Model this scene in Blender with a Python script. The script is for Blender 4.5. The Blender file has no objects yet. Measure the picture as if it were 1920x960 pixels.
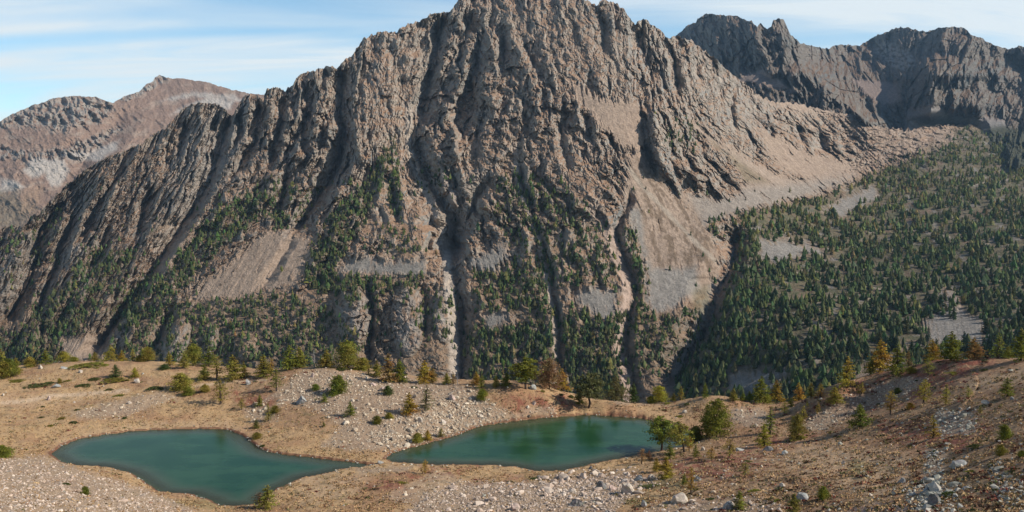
import bpy, math, random
import numpy as np
random.seed(7)
rng = np.random.default_rng(11)
R = math.radians
C = bpy.context.scene
col = C.collection

# ------------------------------------------------------------------ camera, sky, sun, exposure
FPX, HV = 1663.0, 330.0                      # focal length and horizon row, in photo pixels
PITCH = math.atan((480 - HV) / FPX)
cam_d = bpy.data.cameras.new("camera"); cam = bpy.data.objects.new("camera", cam_d); col.objects.link(cam)
cam_d.sensor_width = 36; cam_d.lens = FPX / 1920 * 36
cam_d.clip_start = 0.5; cam_d.clip_end = 40000
cam.location = (0, 0, 0); cam.rotation_euler = (R(90) - PITCH, 0, 0)
C.camera = cam
SUN_EL, SUN_AZ = 36.0, -11.0                   # azimuth: degrees beyond due right, towards the mountain
w = bpy.data.worlds.new("World"); C.world = w; w.use_nodes = True
nt = w.node_tree; N = nt.nodes; L = nt.links
for n in list(N): N.remove(n)
def wn(t, **k):
    n = N.new(t)
    for a, b in k.items(): setattr(n, a, b)
    return n
sky = wn('ShaderNodeTexSky', sky_type='NISHITA'); sky.sun_disc = False
sky.sun_elevation = R(SUN_EL); sky.sun_rotation = R(90 - SUN_AZ); sky.altitude = 2000
sky.air_density = 1.0; sky.dust_density = 0.4; sky.ozone_density = 2.0
def wmath(op, a, b=None, c=None):
    n = wn('ShaderNodeMath', operation=op)
    for i, x in enumerate((a, b, c)):
        if x is None: continue
        if isinstance(x, (int, float)): n.inputs[i].default_value = x
        else: L.new(x, n.inputs[i])
    return n.outputs[0]
tc = wn('ShaderNodeTexCoord'); sp = wn('ShaderNodeSeparateXYZ'); L.new(tc.outputs['Generated'], sp.inputs[0])
zz = wmath('ADD', wmath('MAXIMUM', sp.outputs[2], 0.0), 0.10)
cb = wn('ShaderNodeCombineXYZ'); L.new(wmath('DIVIDE', sp.outputs[0], zz), cb.inputs[0]); L.new(wmath('DIVIDE', sp.outputs[1], zz), cb.inputs[1])
def wnoise(sc, det, rough, scale, dist=0.0, loc=(0, 0, 0), rot=0):
    m = wn('ShaderNodeMapping'); m.inputs['Scale'].default_value = scale; m.inputs['Location'].default_value = loc; m.inputs['Rotation'].default_value = (0, 0, rot)
    L.new(cb.outputs[0], m.inputs[0])
    n = wn('ShaderNodeTexNoise'); n.inputs['Scale'].default_value = sc; n.inputs['Detail'].default_value = det
    n.inputs['Roughness'].default_value = rough; n.inputs['Distortion'].default_value = dist
    L.new(m.outputs[0], n.inputs['Vector']); return n.outputs[0]
def wramp(x, a, b):
    n = wn('ShaderNodeMapRange'); n.interpolation_type = 'SMOOTHSTEP'
    n.inputs[1].default_value = a; n.inputs[2].default_value = b; L.new(x, n.inputs[0]); return n.outputs[0]
big = wramp(wnoise(0.33, 3, .5, (1, 1.7, 1), 0.8, (3.3, 1.1, 0), 0.12), .34, .62)
fine = wramp(wnoise(1.0, 9, .62, (0.7, 2.0, 1), 1.6, (0, 5.0, 0), -0.10), .25, .75)
cl = wmath('MULTIPLY', big, wmath('ADD', wmath('MULTIPLY', fine, 0.45), 0.58))
lowsky = wn('ShaderNodeMapRange'); lowsky.interpolation_type = 'SMOOTHSTEP'; lowsky.inputs[1].default_value = .30; lowsky.inputs[2].default_value = .55; lowsky.inputs[3].default_value = 1; lowsky.inputs[4].default_value = .06; L.new(sp.outputs[2], lowsky.inputs[0])
cl = wmath('MULTIPLY', wmath('MINIMUM', wmath('MULTIPLY', cl, 1.2), 0.95), lowsky.outputs[0])
cc = wn('ShaderNodeRGB'); cc.outputs[0].default_value = (10.4, 11.2, 11.5, 1)
sk2 = wn('ShaderNodeMix', data_type='RGBA', blend_type='MULTIPLY'); sk2.inputs[0].default_value = 1
L.new(sky.outputs[0], sk2.inputs[6]); tn = wn('ShaderNodeMix', data_type='RGBA'); L.new(lowsky.outputs[0], tn.inputs[0]); tn.inputs[6].default_value = (.78, 1.0, 1.2, 1); tn.inputs[7].default_value = (1.55, 2.0, 1.95, 1); L.new(tn.outputs[2], sk2.inputs[7])
mx = wn('ShaderNodeMix', data_type='RGBA'); L.new(cl, mx.inputs[0]); L.new(sk2.outputs[2], mx.inputs[6]); L.new(cc.outputs[0], mx.inputs[7])
bg = wn('ShaderNodeBackground'); bg.inputs[1].default_value = 0.075; L.new(mx.outputs[2], bg.inputs[0])
wo = wn('ShaderNodeOutputWorld'); L.new(bg.outputs[0], wo.inputs[0])
sl = bpy.data.lights.new("sun", 'SUN'); so = bpy.data.objects.new("sun", sl); col.objects.link(so)
sl.energy = 5.0; sl.angle = R(0.53); sl.color = (1.0, 0.93, 0.83)
from mathutils import Vector
SD = Vector((math.cos(R(SUN_EL)) * math.cos(R(SUN_AZ)), math.cos(R(SUN_EL)) * math.sin(R(SUN_AZ)), math.sin(R(SUN_EL))))
so.rotation_euler = SD.to_track_quat('Z', 'Y').to_euler()
C.view_settings.view_transform = 'Standard'; C.view_settings.look = 'None'
C.view_settings.gamma = 1; C.view_settings.exposure = 0.12
C.cycles.volume_bounces = 0; C.cycles.max_bounces = 5; C.cycles.diffuse_bounces = 1; C.cycles.glossy_bounces = 2
C.cycles.transmission_bounces = 2; C.cycles.transparent_max_bounces = 6

# ------------------------------------------------------------------ helpers
f4 = np.float32
def ray(u, v):
    """direction through photo pixel, scaled so that its forward (y) component is 1 -> (x, z)"""
    cx = (u - 960) / FPX; cy = (480 - v) / FPX
    y = math.cos(PITCH) + cy * math.sin(PITCH); z = -math.sin(PITCH) + cy * math.cos(PITCH)
    return cx / y, z / y
_G = []
for k in range(24):
    a = rng.random((256, 256)) * 2 * np.pi; _G.append((np.cos(a).astype(f4), np.sin(a).astype(f4)))
def pn(x, y, seed=0):
    gx, gy = _G[seed % 24]
    x = np.asarray(x, f4) + 1000.37; y = np.asarray(y, f4) + 1000.71
    xi = np.floor(x).astype(np.int32); yi = np.floor(y).astype(np.int32)
    xf = x - xi; yf = y - yi
    su = xf * xf * xf * (xf * (xf * 6 - 15) + 10); sv = yf * yf * yf * (yf * (yf * 6 - 15) + 10)
    x0 = xi & 255; x1 = (xi + 1) & 255; y0 = yi & 255; y1 = (yi + 1) & 255
    def g(a, b, dx, dy): return gx[a, b] * dx + gy[a, b] * dy
    n0 = g(x0, y0, xf, yf) * (1 - su) + g(x1, y0, xf - 1, yf) * su
    n1 = g(x0, y1, xf, yf - 1) * (1 - su) + g(x1, y1, xf - 1, yf - 1) * su
    return (n0 * (1 - sv) + n1 * sv) * 1.5
def fbm(x, y, o=4, seed=0, g=0.5):
    s = 0; a = 1; t = 0
    for i in range(o):
        s = s + a * pn(x * 2 ** i + 17 * i, y * 2 ** i - 9 * i, seed + i); t += a; a *= g
    return s / t
def ridged(x, y, o=4, seed=0, g=0.5):
    s = 0; a = 1; t = 0; w_ = 1.0
    for i in range(o):
        n = 1 - np.abs(pn(x * 2 ** i + 31 * i, y * 2 ** i + 13 * i, seed + i)) * 1.6
        s = s + a * n * w_; w_ = np.clip(n, 0, 1); t += a; a *= g
    return s / t - 0.45
_H = rng.random((4, 256, 256)).astype(f4)
def facet(x, y, seed=0, tilt=1.0):
    """cellular rock: every cell is a tilted plane; returns plane height and closeness to the cell edge"""
    x = np.asarray(x, f4) + 500 + seed * 7.3; y = np.asarray(y, f4) + 500 + seed * 3.1; xi = np.floor(x).astype(np.int32); yi = np.floor(y).astype(np.int32)
    f1 = np.full(x.shape, 9e9, f4); f2 = f1.copy(); h = np.zeros(x.shape, f4)
    for i in (-1, 0, 1):
        for j in (-1, 0, 1):
            a = (xi + i) & 255; b = (yi + j) & 255; dx = x - (xi + i + _H[0][a, b]); dy = y - (yi + j + _H[1][a, b]); d = dx * dx + dy * dy
            hh = (_H[2][a, b] - .5) + tilt * ((_H[3][a, b] - .5) * 2.2 * dx + (_H[2][b, a] - .35) * 1.4 * dy)
            m = d < f1; f2 = np.where(m, f1, np.minimum(f2, d)); f1 = np.where(m, d, f1); h = np.where(m, hh, h)
    return h, np.sqrt(f2) - np.sqrt(f1)
def rockface(x, y, seed=0, n=3, g=.55):
    s = 0; a = 1.0
    for i in range(n):
        h, e = facet(x * 2.1 ** i, y * 2.1 ** i, seed + i); s = s + a * (h - .35 * (1 - sst(e, 0, .16))); a *= g
    return s
def sst(x, a, b):
    t = np.clip((x - a) / (b - a), 0, 1); return t * t * (3 - 2 * t)
def seg_sd(px, py, poly):
    """signed distance (negative inside) of points to closed polygon"""
    px = px.astype(f4); py = py.astype(f4); d = np.full(px.shape, 1e9, f4); ins = np.zeros(px.shape, bool)
    n = len(poly)
    for i in range(n):
        ax, ay = poly[i]; bx, by = poly[(i + 1) % n]
        ex, ey = bx - ax, by - ay; l2 = ex * ex + ey * ey + 1e-9
        t = np.clip(((px - ax) * ex + (py - ay) * ey) / l2, 0, 1)
        d = np.minimum(d, (px - ax - t * ex) ** 2 + (py - ay - t * ey) ** 2)
        if ay != by:
            ins ^= ((py < ay) != (py < by)) & (px < (bx - ax) * (py - ay) / (by - ay) + ax)
    d = np.sqrt(d); return np.where(ins, -d, d)
def pmask(U, V, poly, soft=8, wob=None):
    xs = [p[0] for p in poly]; ys = [p[1] for p in poly]; m = soft * 1.5 + 14
    sel = (U > min(xs) - m) & (U < max(xs) + m) & (V > min(ys) - m) & (V < max(ys) + m)
    out = np.zeros(U.shape, f4)
    if sel.any():
        sd = seg_sd(U[sel], V[sel], poly)
        if wob is not None: sd = sd + wob[sel]
        out[sel] = 1 - sst(sd, -soft, soft)
    return out
def lmask(U, V, pts, wd, wob=None):
    """soft line mask along an open polyline"""
    xs = [p[0] for p in pts]; ys = [p[1] for p in pts]; m = wd * 2 + 8
    sel = (U > min(xs) - m) & (U < max(xs) + m) & (V > min(ys) - m) & (V < max(ys) + m)
    out = np.zeros(U.shape, f4)
    px, py = U[sel], V[sel]; d = np.full(px.shape, 1e9, f4)
    for (ax, ay), (bx, by) in zip(pts[:-1], pts[1:]):
        ex, ey = bx - ax, by - ay; l2 = ex * ex + ey * ey + 1e-9
        t = np.clip(((px - ax) * ex + (py - ay) * ey) / l2, 0, 1)
        d = np.minimum(d, (px - ax - t * ex) ** 2 + (py - ay - t * ey) ** 2)
    d = np.sqrt(d)
    if wob is not None: d = d + wob[sel]
    out[sel] = 1 - sst(d, wd * .4, wd * 1.3); return out
class RBF:
    def __init__(s, P, F, lam=0.0, sc=1.0):
        s.sc = sc; P = np.array(P, float) / sc; n = len(P); s.P = P
        K = s.k(np.linalg.norm(P[:, None] - P[None], axis=2)) + lam * np.eye(n)
        Q = np.c_[np.ones(n), P]; A = np.block([[K, Q], [Q.T, np.zeros((3, 3))]])
        s.w = np.linalg.solve(A, np.r_[np.array(F, float), 0, 0, 0])
    def k(s, r): return r * r * np.log(r + 1e-9)
    def __call__(s, x, y):
        x = np.asarray(x, float) / s.sc; y = np.asarray(y, float) / s.sc
        o = s.w[-3] + s.w[-2] * x + s.w[-1] * y
        for (a, b), wt in zip(s.P, s.w[:-3]):
            r2 = (x - a) ** 2 + (y - b) ** 2 + 1e-12; o = o + wt * 0.5 * r2 * np.log(r2)
        return o
def mesh_np(name, V3, F, mats, smooth=True, colors=None, attrs=None, parent=None, loop_color=None):
    me = bpy.data.meshes.new(name); V3 = np.asarray(V3, f4); F = np.asarray(F, np.int32)
    k = F.shape[1]
    me.vertices.add(len(V3)); me.vertices.foreach_set('co', V3.ravel())
    me.loops.add(F.size); me.loops.foreach_set('vertex_index', F.ravel())
    me.polygons.add(len(F)); me.polygons.foreach_set('loop_start', np.arange(0, F.size, k, dtype=np.int32))
    me.polygons.foreach_set('use_smooth', np.full(len(F), smooth))
    me.update(calc_edges=True)
    if colors is not None:
        a = me.attributes.new('tint', 'FLOAT_COLOR', 'POINT'); c4 = np.ones((len(V3), 4), f4); c4[:, :3] = colors
        a.data.foreach_set('color', c4.ravel())
    for nme, arr in (attrs or {}).items():
        a = me.attributes.new(nme, 'FLOAT', 'POINT'); a.data.foreach_set('value', np.asarray(arr, f4).ravel())
    for m in (mats if isinstance(mats, list) else [mats]): me.materials.append(m)
    o = bpy.data.objects.new(name, me); col.objects.link(o)
    if parent: o.parent = parent
    return o
def tag(o, label=None, cat=None, group=None, kind=None):
    if label: o['label'] = label
    if cat: o['category'] = cat
    if group: o['group'] = group
    if kind: o['kind'] = kind
    return o
def grid_faces(nr, nc):
    i = np.arange((nr - 1) * (nc - 1)); r = i // (nc - 1); c = i % (nc - 1); a = r * nc + c
    return np.stack([a, a + nc, a + nc + 1, a + 1], 1)

# ------------------------------------------------------------------ materials
def new_mat(name):
    m = bpy.data.materials.new(name); m.use_nodes = True; t = m.node_tree
    for n in list(t.nodes): t.nodes.remove(n)
    o = t.nodes.new('ShaderNodeOutputMaterial'); b = t.nodes.new('ShaderNodeBsdfPrincipled')
    t.links.new(b.outputs[0], o.inputs[0]); return m, t, b, o
def tinted(name, rough=0.95, nscale=0.5, namp=0.35, bump=0.0, bscale=1.0, bdist=1.0, spec=0.15, voro=None):
    """vertex tint x position noise, with bump"""
    m, t, b, o = new_mat(name)
    at = t.nodes.new('ShaderNodeAttribute'); at.attribute_name = 'tint'
    ge = t.nodes.new('ShaderNodeNewGeometry')
    no = t.nodes.new('ShaderNodeTexNoise'); no.inputs['Scale'].default_value = nscale; no.inputs['Detail'].default_value = 5; no.inputs['Roughness'].default_value = .7
    t.links.new(ge.outputs['Position'], no.inputs['Vector'])
    mr = t.nodes.new('ShaderNodeMapRange'); mr.inputs[1].default_value = .3; mr.inputs[2].default_value = .7
    mr.inputs[3].default_value = 1 - namp; mr.inputs[4].default_value = 1 + namp; t.links.new(no.outputs[0], mr.inputs[0])
    mu = t.nodes.new('ShaderNodeVectorMath'); mu.operation = 'SCALE'; t.links.new(at.outputs['Color'], mu.inputs[0]); t.links.new(mr.outputs[0], mu.inputs['Scale'])
    t.links.new(mu.outputs[0], b.inputs['Base Color'])
    b.inputs['Roughness'].default_value = rough; b.inputs['Specular IOR Level'].default_value = spec
    if bump:
        n2 = t.nodes.new('ShaderNodeTexNoise'); n2.inputs['Scale'].default_value = bscale; n2.inputs['Detail'].default_value = 6; n2.inputs['Roughness'].default_value = .75
        t.links.new(ge.outputs['Position'], n2.inputs['Vector'])
        bp = t.nodes.new('ShaderNodeBump'); bp.inputs['Strength'].default_value = bump; bp.inputs['Distance'].default_value = bdist
        t.links.new(n2.outputs[0], bp.inputs['Height']); t.links.new(bp.outputs[0], b.inputs['Normal'])
    return m
M_rock = tinted('mountain_rock', nscale=0.08, namp=.28, bump=.9, bscale=0.10, bdist=9.0)
M_ground = tinted('alpine_ground', nscale=2.2, namp=.30, bump=.8, bscale=2.5, bdist=0.25)
M_stone = tinted('pale_stone', nscale=1.6, namp=.25, bump=.5, bscale=5, bdist=.08)
M_forest = tinted('far_needles', nscale=0.5, namp=.25)
def crown_mat():
    m, t, b, o = new_mat('needles')
    oi = t.nodes.new('ShaderNodeObjectInfo'); ge = t.nodes.new('ShaderNodeNewGeometry')
    no = t.nodes.new('ShaderNodeTexNoise'); no.inputs['Scale'].default_value = 0.9; no.inputs['Detail'].default_value = 4
    t.links.new(ge.outputs['Position'], no.inputs['Vector'])
    mr = t.nodes.new('ShaderNodeMapRange'); mr.inputs[1].default_value = .3; mr.inputs[2].default_value = .7; mr.inputs[3].default_value = .55; mr.inputs[4].default_value = 1.45
    t.links.new(no.outputs[0], mr.inputs[0])
    sc = t.nodes.new('ShaderNodeVectorMath'); sc.operation = 'SCALE'; t.links.new(oi.outputs['Color'], sc.inputs[0]); t.links.new(mr.outputs[0], sc.inputs['Scale'])
    hs = t.nodes.new('ShaderNodeHueSaturation'); n3 = t.nodes.new('ShaderNodeTexNoise'); n3.inputs['Scale'].default_value = .35
    t.links.new(ge.outputs['Position'], n3.inputs['Vector'])
    m3 = t.nodes.new('ShaderNodeMapRange'); m3.inputs[3].default_value = .47; m3.inputs[4].default_value = .53; m3.inputs[1].default_value = .3; m3.inputs[2].default_value = .7
    t.links.new(n3.outputs[0], m3.inputs[0]); t.links.new(m3.outputs[0], hs.inputs['Hue']); t.links.new(sc.outputs[0], hs.inputs['Color'])
    t.links.new(hs.outputs[0], b.inputs['Base Color']); b.inputs['Roughness'].default_value = .8; b.inputs['Specular IOR Level'].default_value = .15
    tr = t.nodes.new('ShaderNodeBsdfTranslucent'); t.links.new(hs.outputs[0], tr.inputs[0])
    ms = t.nodes.new('ShaderNodeMixShader'); ms.inputs[0].default_value = .3
    t.links.new(b.outputs[0], ms.inputs[1]); t.links.new(tr.outputs[0], ms.inputs[2]); t.links.new(ms.outputs[0], o.inputs[0]); return m
M_needle = crown_mat()
def flat_mat(name, c, rough=.9, ns=6.0, amp=.35):
    m, t, b, o = new_mat(name); ge = t.nodes.new('ShaderNodeNewGeometry')
    no = t.nodes.new('ShaderNodeTexNoise'); no.inputs['Scale'].default_value = ns; no.inputs['Detail'].default_value = 5
    t.links.new(ge.outputs['Position'], no.inputs['Vector'])
    cr = t.nodes.new('ShaderNodeMapRange'); cr.inputs[1].default_value = .3; cr.inputs[2].default_value = .7; cr.inputs[3].default_value = 1 - amp; cr.inputs[4].default_value = 1 + amp
    t.links.new(no.outputs[0], cr.inputs[0])
    sc = t.nodes.new('ShaderNodeVectorMath'); sc.operation = 'SCALE'; sc.inputs[0].default_value = c; t.links.new(cr.outputs[0], sc.inputs['Scale'])
    t.links.new(sc.outputs[0], b.inputs['Base Color']); b.inputs['Roughness'].default_value = rough; b.inputs['Specular IOR Level'].default_value = .2
    return m
M_bark = flat_mat('bark', (.075, .055, .045)); M_dead = flat_mat('dead_wood', (.26, .24, .23))

# ------------------------------------------------------------------ mountain sheets
class Sheet:
    """terrain strip: every column runs from its crest down the slope; relief is real depth in metres"""
    def __init__(s, u0, u1, du, top, bot, nr, jag=2.0, seed=0):
        s.us = np.arange(u0, u1, du, dtype=float); s.nc = len(s.us); s.nr = nr
        tu, tv = np.array(top, float).T; bu, bv = np.array(bot, float).T
        vt = np.interp(s.us, tu, tv)
        vt += jag * (ridged(s.us / 14, s.us * 0 + 3.3, 4, seed, .6) * -2.2 + fbm(s.us / 5, s.us * 0 + 1.7, 3, seed + 2) * 1.2)
        vb = np.interp(s.us, bu, bv)
        t = np.linspace(0, 1, nr)[:, None]
        s.V = (vt[None] + t * (vb - vt)[None]).astype(f4); s.U = np.broadcast_to(s.us[None], s.V.shape).astype(f4)
    def finish(s, name, D, colr, mat, back=True, smooth=False):
        U, V = s.U, s.V; dx, dz = ray(U, V); P = np.stack([dx * D, D, dz * D], -1).astype(f4)
        s.P = P; s.D = D
        if back:
            rows = []; cr = P[0]
            for k, (dy, dzk) in enumerate(((500, -420), (320, -250), (180, -120), (90, -45), (30, -12))):
                q = cr.copy(); q[:, 1] += dy; q[:, 2] += dzk; q[:, 0] *= q[:, 1] / cr[:, 1]; rows.append(q)
            P2 = np.concatenate([np.array(rows, f4), P], 0); c2 = np.concatenate([np.repeat(colr[:1], 5, 0), colr], 0)
        else: P2, c2 = P, colr
        o = mesh_np(name, P2.reshape(-1, 3), grid_faces(P2.shape[0], P2.shape[1]), mat, smooth, c2.reshape(-1, 3))
        tag(o, kind='structure'); return o
def vline(U, V, pts, A, wl, wr, sharp=1.0):
    """rib (A>0) or gully (A<0) along a line given as (v,u); wl / wr are the widths of its two walls"""
    pv = np.array([p[0] for p in pts], float); pu = np.array([p[1] for p in pts], float)
    sel = (V > pv[0] - 1) & (V < pv[-1] + 1) & (U > pu.min() - wl * 1.6 - 4) & (U < pu.max() + wr * 1.6 + 4)
    out = np.zeros(U.shape, f4)
    if not sel.any(): return out
    v = V[sel]; u = U[sel]
    wob = fbm(v / 22, v * 0 + pu[0] * .37, 3, 5) * 7
    d = u - np.interp(v, pv, pu) - wob
    ln = pv[-1] - pv[0]; tp = min(35.0, ln * .3)
    e = sst(v, pv[0], pv[0] + tp) * (1 - sst(v, pv[-1] - tp, pv[-1]))
    mod = 1 + .35 * fbm(v / 30, v * 0 + pu[0], 2, 7)
    wl_ = wl * mod; wr_ = wr * mod
    q = np.where(d < 0, np.clip(1 + d / wl_, 0, 1), np.clip(1 - d / wr_, 0, 1))
    out[sel] = A * e * q ** 1.15; return out
def slope_nz(P):
    du = np.gradient(P, axis=1); dv = np.gradient(P, axis=0); n = np.cross(dv, du); n /= np.linalg.norm(n, axis=2, keepdims=True) + 1e-9
    return np.abs(n[..., 2])
def colmix(c, m, rgb):
    m = np.clip(m, 0, 1)[..., None]; return c * (1 - m) + np.array(rgb, f4) * m

# main face, with the wooded valley side to its right
TOP_A = [(-420,640),(-300,560),(-160,480),(-60,440),(0,427),(20,424),(38,425),(49,421),(62,405),(76,397),(103,367),(130,343),(168,313),(209,291),(225,287),(271,264),(306,242),(329,221),(345,202),(358,195),(400,193),(412,196),(433,215),(441,208),(450,190),(460,180),(476,178),(493,186),(501,166),(525,166),(533,172),(547,162),(560,142),(574,135),(596,132),(609,126),(625,124),(632,126),(647,113),(663,101),(680,75),(700,63),(720,60),(745,58),(765,47),(790,37),(812,27),(835,22),(848,18),(858,1),(866,-6),(890,-9),(905,-3),(940,-3),(960,-7),(1000,-4),(1040,-5),(1085,-3),(1105,2),(1114,8),(1119,12),(1125,3),(1135,0),(1150,5),(1165,12),(1178,30),(1186,42),(1191,46),(1196,40),(1203,37),(1215,40),(1235,55),(1248,67),(1255,75),(1262,68),(1293,73),(1315,89),(1331,103),(1358,125),(1385,149),(1407,165),(1423,179),(1450,192),(1480,192),(1510,198),(1540,206),(1600,216),(1640,238),(1700,243),(1760,236),(1820,232),(1880,240),(1920,246),(2150,260),(2400,270)]
A = Sheet(-400, 2330, 1.45, TOP_A, [(-400, 790), (1200, 800), (1400, 810), (2400, 830)], 600, 3.2, 3)
U, V = A.U, A.V
def Yface(u, v):
    yb = np.interp(u, [-160, 300, 860, 1270], [1680, 1540, 1400, 1330]); a = (HV - v) / FPX; k = .72
    return yb * (k + .2225) / (k - a)
cp = [(u, v, Yface(u, v)) for u in (-400, -160, 60, 280, 500, 720, 940, 1140) for v in (800, 690, 560, 430, 300, 170, 60, -20)]
cp += [(1300,80,2500),(1300,250,2100),(1300,400,1800),(1290,560,1500),(1270,700,1310),(1270,800,1200),(1400,150,2650),(1400,250,2350),(1400,350,2050),(1390,420,1830),
 (1500,220,2850),(1500,300,2500),(1500,400,2080),(1500,500,1650),(1500,600,1330),(1500,800,980),(1640,250,3050),(1640,320,2700),(1640,400,2200),(1640,500,1700),(1640,600,1320),(1640,800,860),
 (1800,225,3600),(1800,260,3200),(1800,330,2600),(1800,430,1950),(1800,530,1500),(1800,640,1150),(1800,800,800),(2080,240,3700),(2080,300,2900),(2080,430,1850),(2080,530,1400),(2080,640,1050),(2080,800,760),(2350,300,2800),(2350,430,1800),(2350,530,1350),(2350,640,1000),(2350,800,720)]
rb = RBF([(p[0], p[1]) for p in cp], [math.log(p[2]) for p in cp], 1e-4, 400)
gu = np.linspace(-420, 2350, 190); gv = np.linspace(-30, 840, 90)
GU, GV = np.meshgrid(gu, gv); GL = rb(GU, GV)
def bilin(U, V):
    x = (U - gu[0]) / (gu[1] - gu[0]); y = (V - gv[0]) / (gv[1] - gv[0])
    xi = np.clip(x.astype(int), 0, len(gu) - 2); yi = np.clip(y.astype(int), 0, len(gv) - 2); xf = x - xi; yf = y - yi
    return (GL[yi, xi] * (1 - xf) + GL[yi, xi + 1] * xf) * (1 - yf) + (GL[yi + 1, xi] * (1 - xf) + GL[yi + 1, xi + 1] * xf) * yf
D0 = np.exp(bilin(U, V))
# fall-line coordinate
gvv = [-50, 0, 100, 200, 300, 400, 500, 600, 700, 840]
guides = [(-500, [250,220,160,100,30,-40,-100,-150,-190,-230]), (300, [510,500,480,440,405,350,280,215,160,100]), (560, [655,650,642,638,632,580,510,450,400,350]),
 (800, [825,820,806,783,782,824,852,860,862,862]), (960, [945,950,960,970,976,1000,1028,1045,1052,1056]), (1100, [1050,1060,1080,1100,1130,1172,1160,1175,1185,1190]),
 (1250, [1185,1190,1200,1215,1240,1300,1350,1380,1400,1410]), (1400, [1250,1255,1270,1300,1370,1480,1560,1600,1620,1640]), (1700, [1500,1500,1520,1560,1660,1760,1800,1820,1830,1840]), (2300, [2100,2100,2110,2130,2200,2260,2300,2320,2330,2340])]
S = np.zeros(U.shape, f4)
gs = [g[0] for g in guides]; gU = [np.interp(V, gvv, g[1]) for g in guides]
for i in range(len(guides) - 1):
    a, b = gU[i], gU[i + 1]; t = (U - a) / (b - a)
    m = ((t >= 0) & (t < 1)) if 0 < i < len(guides) - 2 else ((t < 1) if i == 0 else (t >= 0))
    S = np.where(m, gs[i] + t * (gs[i + 1] - gs[i]), S)
S = S.astype(f4)
wobA = fbm(U / 22, V / 22, 4, 9) * 16
# zones
SC = {
 'up': [(1065,150),(1100,168),(1140,185),(1195,190),(1205,230),(1215,280),(1180,285),(1160,275),(1130,240),(1100,205),(1075,180)],
 'fan': [(1172,290),(1210,285),(1235,330),(1300,400),(1352,465),(1345,520),(1300,560),(1250,588),(1215,582),(1207,480),(1190,430),(1170,390),(1175,330)],
 'right': [(1300,235),(1360,270),(1420,305),(1490,335),(1560,325),(1600,312),(1650,298),(1600,335),(1540,360),(1490,374),(1420,390),(1360,402),(1320,430),(1270,372),(1290,362),(1340,372),(1385,362),(1390,325),(1360,290)],
 'r2': [(1420,240),(1470,260),(1530,290),(1600,300),(1650,290),(1620,320),(1540,345),(1480,330),(1440,290)],
 'basin': [(1378,140),(1430,140),(1480,165),(1550,180),(1600,205),(1700,236),(1780,236),(1800,262),(1740,285),(1640,305),(1628,285),(1650,262),(1600,232),(1540,212),(1500,210),(1440,198)],
 's5': [(878,482),(945,458),(952,490),(925,507),(880,502)], 's6': [(903,592),(950,578),(958,602),(920,614)], 's7': [(1078,545),(1112,538),(1160,548),(1158,585),(1132,602),(1100,580),(1080,572)],
 's8': [(500,430),(585,448),(562,530),(500,547),(430,562),(356,562),(380,530),(430,490)], 's9': [(640,490),(690,480),(720,490),(795,488),(802,516),(700,516),(640,510)],
 's10': [(1422,450),(1480,446),(1545,466),(1558,482),(1500,480),(1455,494),(1425,484)], 's11': [(345,438),(372,438),(302,512),(278,512)],
 's12': [(1735,600),(1790,570),(1850,600),(1840,645),(1740,650)],
 's15': [(110,640),(170,625),(200,660),(120,690)], 's16': [(1540,395),(1580,370),(1640,350),(1650,372),(1580,410)], 's17': [(1600,700),(1700,650),(1680,740),(1600,760)], 's18': [(1370,700),(1480,690),(1440,745),(1360,740)],
}
scree = np.zeros(U.shape, f4)
wobS = wobA * .5 + 14 * fbm(S / 5, V / 70, 3, 11) + 6 * fbm(U / 5, V / 5, 2, 3)
for k, p in SC.items(): scree = np.maximum(scree, pmask(U, V, p, 9, wobS))
scree *= 1 - .3 * sst(fbm(S / 10, V / 34, 4, 13), .28, .40) * (1 - pmask(U, V, SC['up'], 5))
FZ = [  # wooded zones (polygon, density)
 ([(1275,705),(1330,622),(1372,530),(1385,440),(1402,395),(1480,385),(1560,366),(1620,338),(1700,300),(1760,290),(1800,262),(1920,250),(2100,255),(2100,830),(1290,830)], 1.0),
 ([(878,612),(950,612),(1040,596),(1042,700),(1030,760),(878,700)], 1.0), ([(1056,592),(1168,592),(1166,700),(1160,770),(1058,760)], 1.1),
 ([(878,507),(1028,490),(1038,600),(960,590),(900,585)], .75), ([(935,330),(1010,335),(1085,375),(1125,420),(1150,470),(1160,540),(1060,545),(985,500),(950,455),(930,400)], .5),
 ([(738,258),(712,300),(690,340),(640,380),(590,460),(568,520),(610,570),(645,480),(665,440),(705,370),(735,310)], 1.25),
 ([(492,350),(430,380),(360,430),(330,480),(250,540),(200,590),(235,622),(300,590),(350,530),(400,480),(470,420),(505,378)], 1.1),
 ([(350,562),(450,545),(560,560),(640,600),(690,650),(600,700),(300,700),(180,660),(260,600)], .48), ([(170,470),(130,520),(80,560),(40,620),(-100,640),(-100,700),(100,700),(160,600),(240,520),(250,470)], .75),
 ([(500,350),(605,362),(575,400),(520,440),(495,400)], .7), ([(728,310),(752,318),(748,410),(730,385)], 1.0), ([(620,515),(800,520),(760,545),(700,560),(650,575),(600,560)], .8),
 ([(1175,592),(1300,590),(1325,625),(1275,700),(1185,700)], .45), ([(1178,430),(1205,458),(1213,580),(1197,592),(1188,500)], 1.2), ([(1235,215),(1300,230),(1310,290),(1250,280)], .35),
 ([(700,420),(760,430),(800,470),(760,490),(690,470)], .25), ([(760,540),(860,560),(850,640),(780,620)], .4), ([(0,440),(60,430),(40,520),(0,560)], .15),
 ([(1310,390),(1400,380),(1400,430),(1330,450)], .55), ([(1640,300),(1760,240),(1820,240),(1800,270),(1700,305)], .45), ([(60,430),(110,380),(130,350),(110,440),(60,520)], .35), ([(690,520),(720,540),(700,640),(680,600)], .5), ([(770,300),(850,310),(850,350),(790,360)], .3)]
wood = np.zeros(U.shape, f4)
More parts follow.
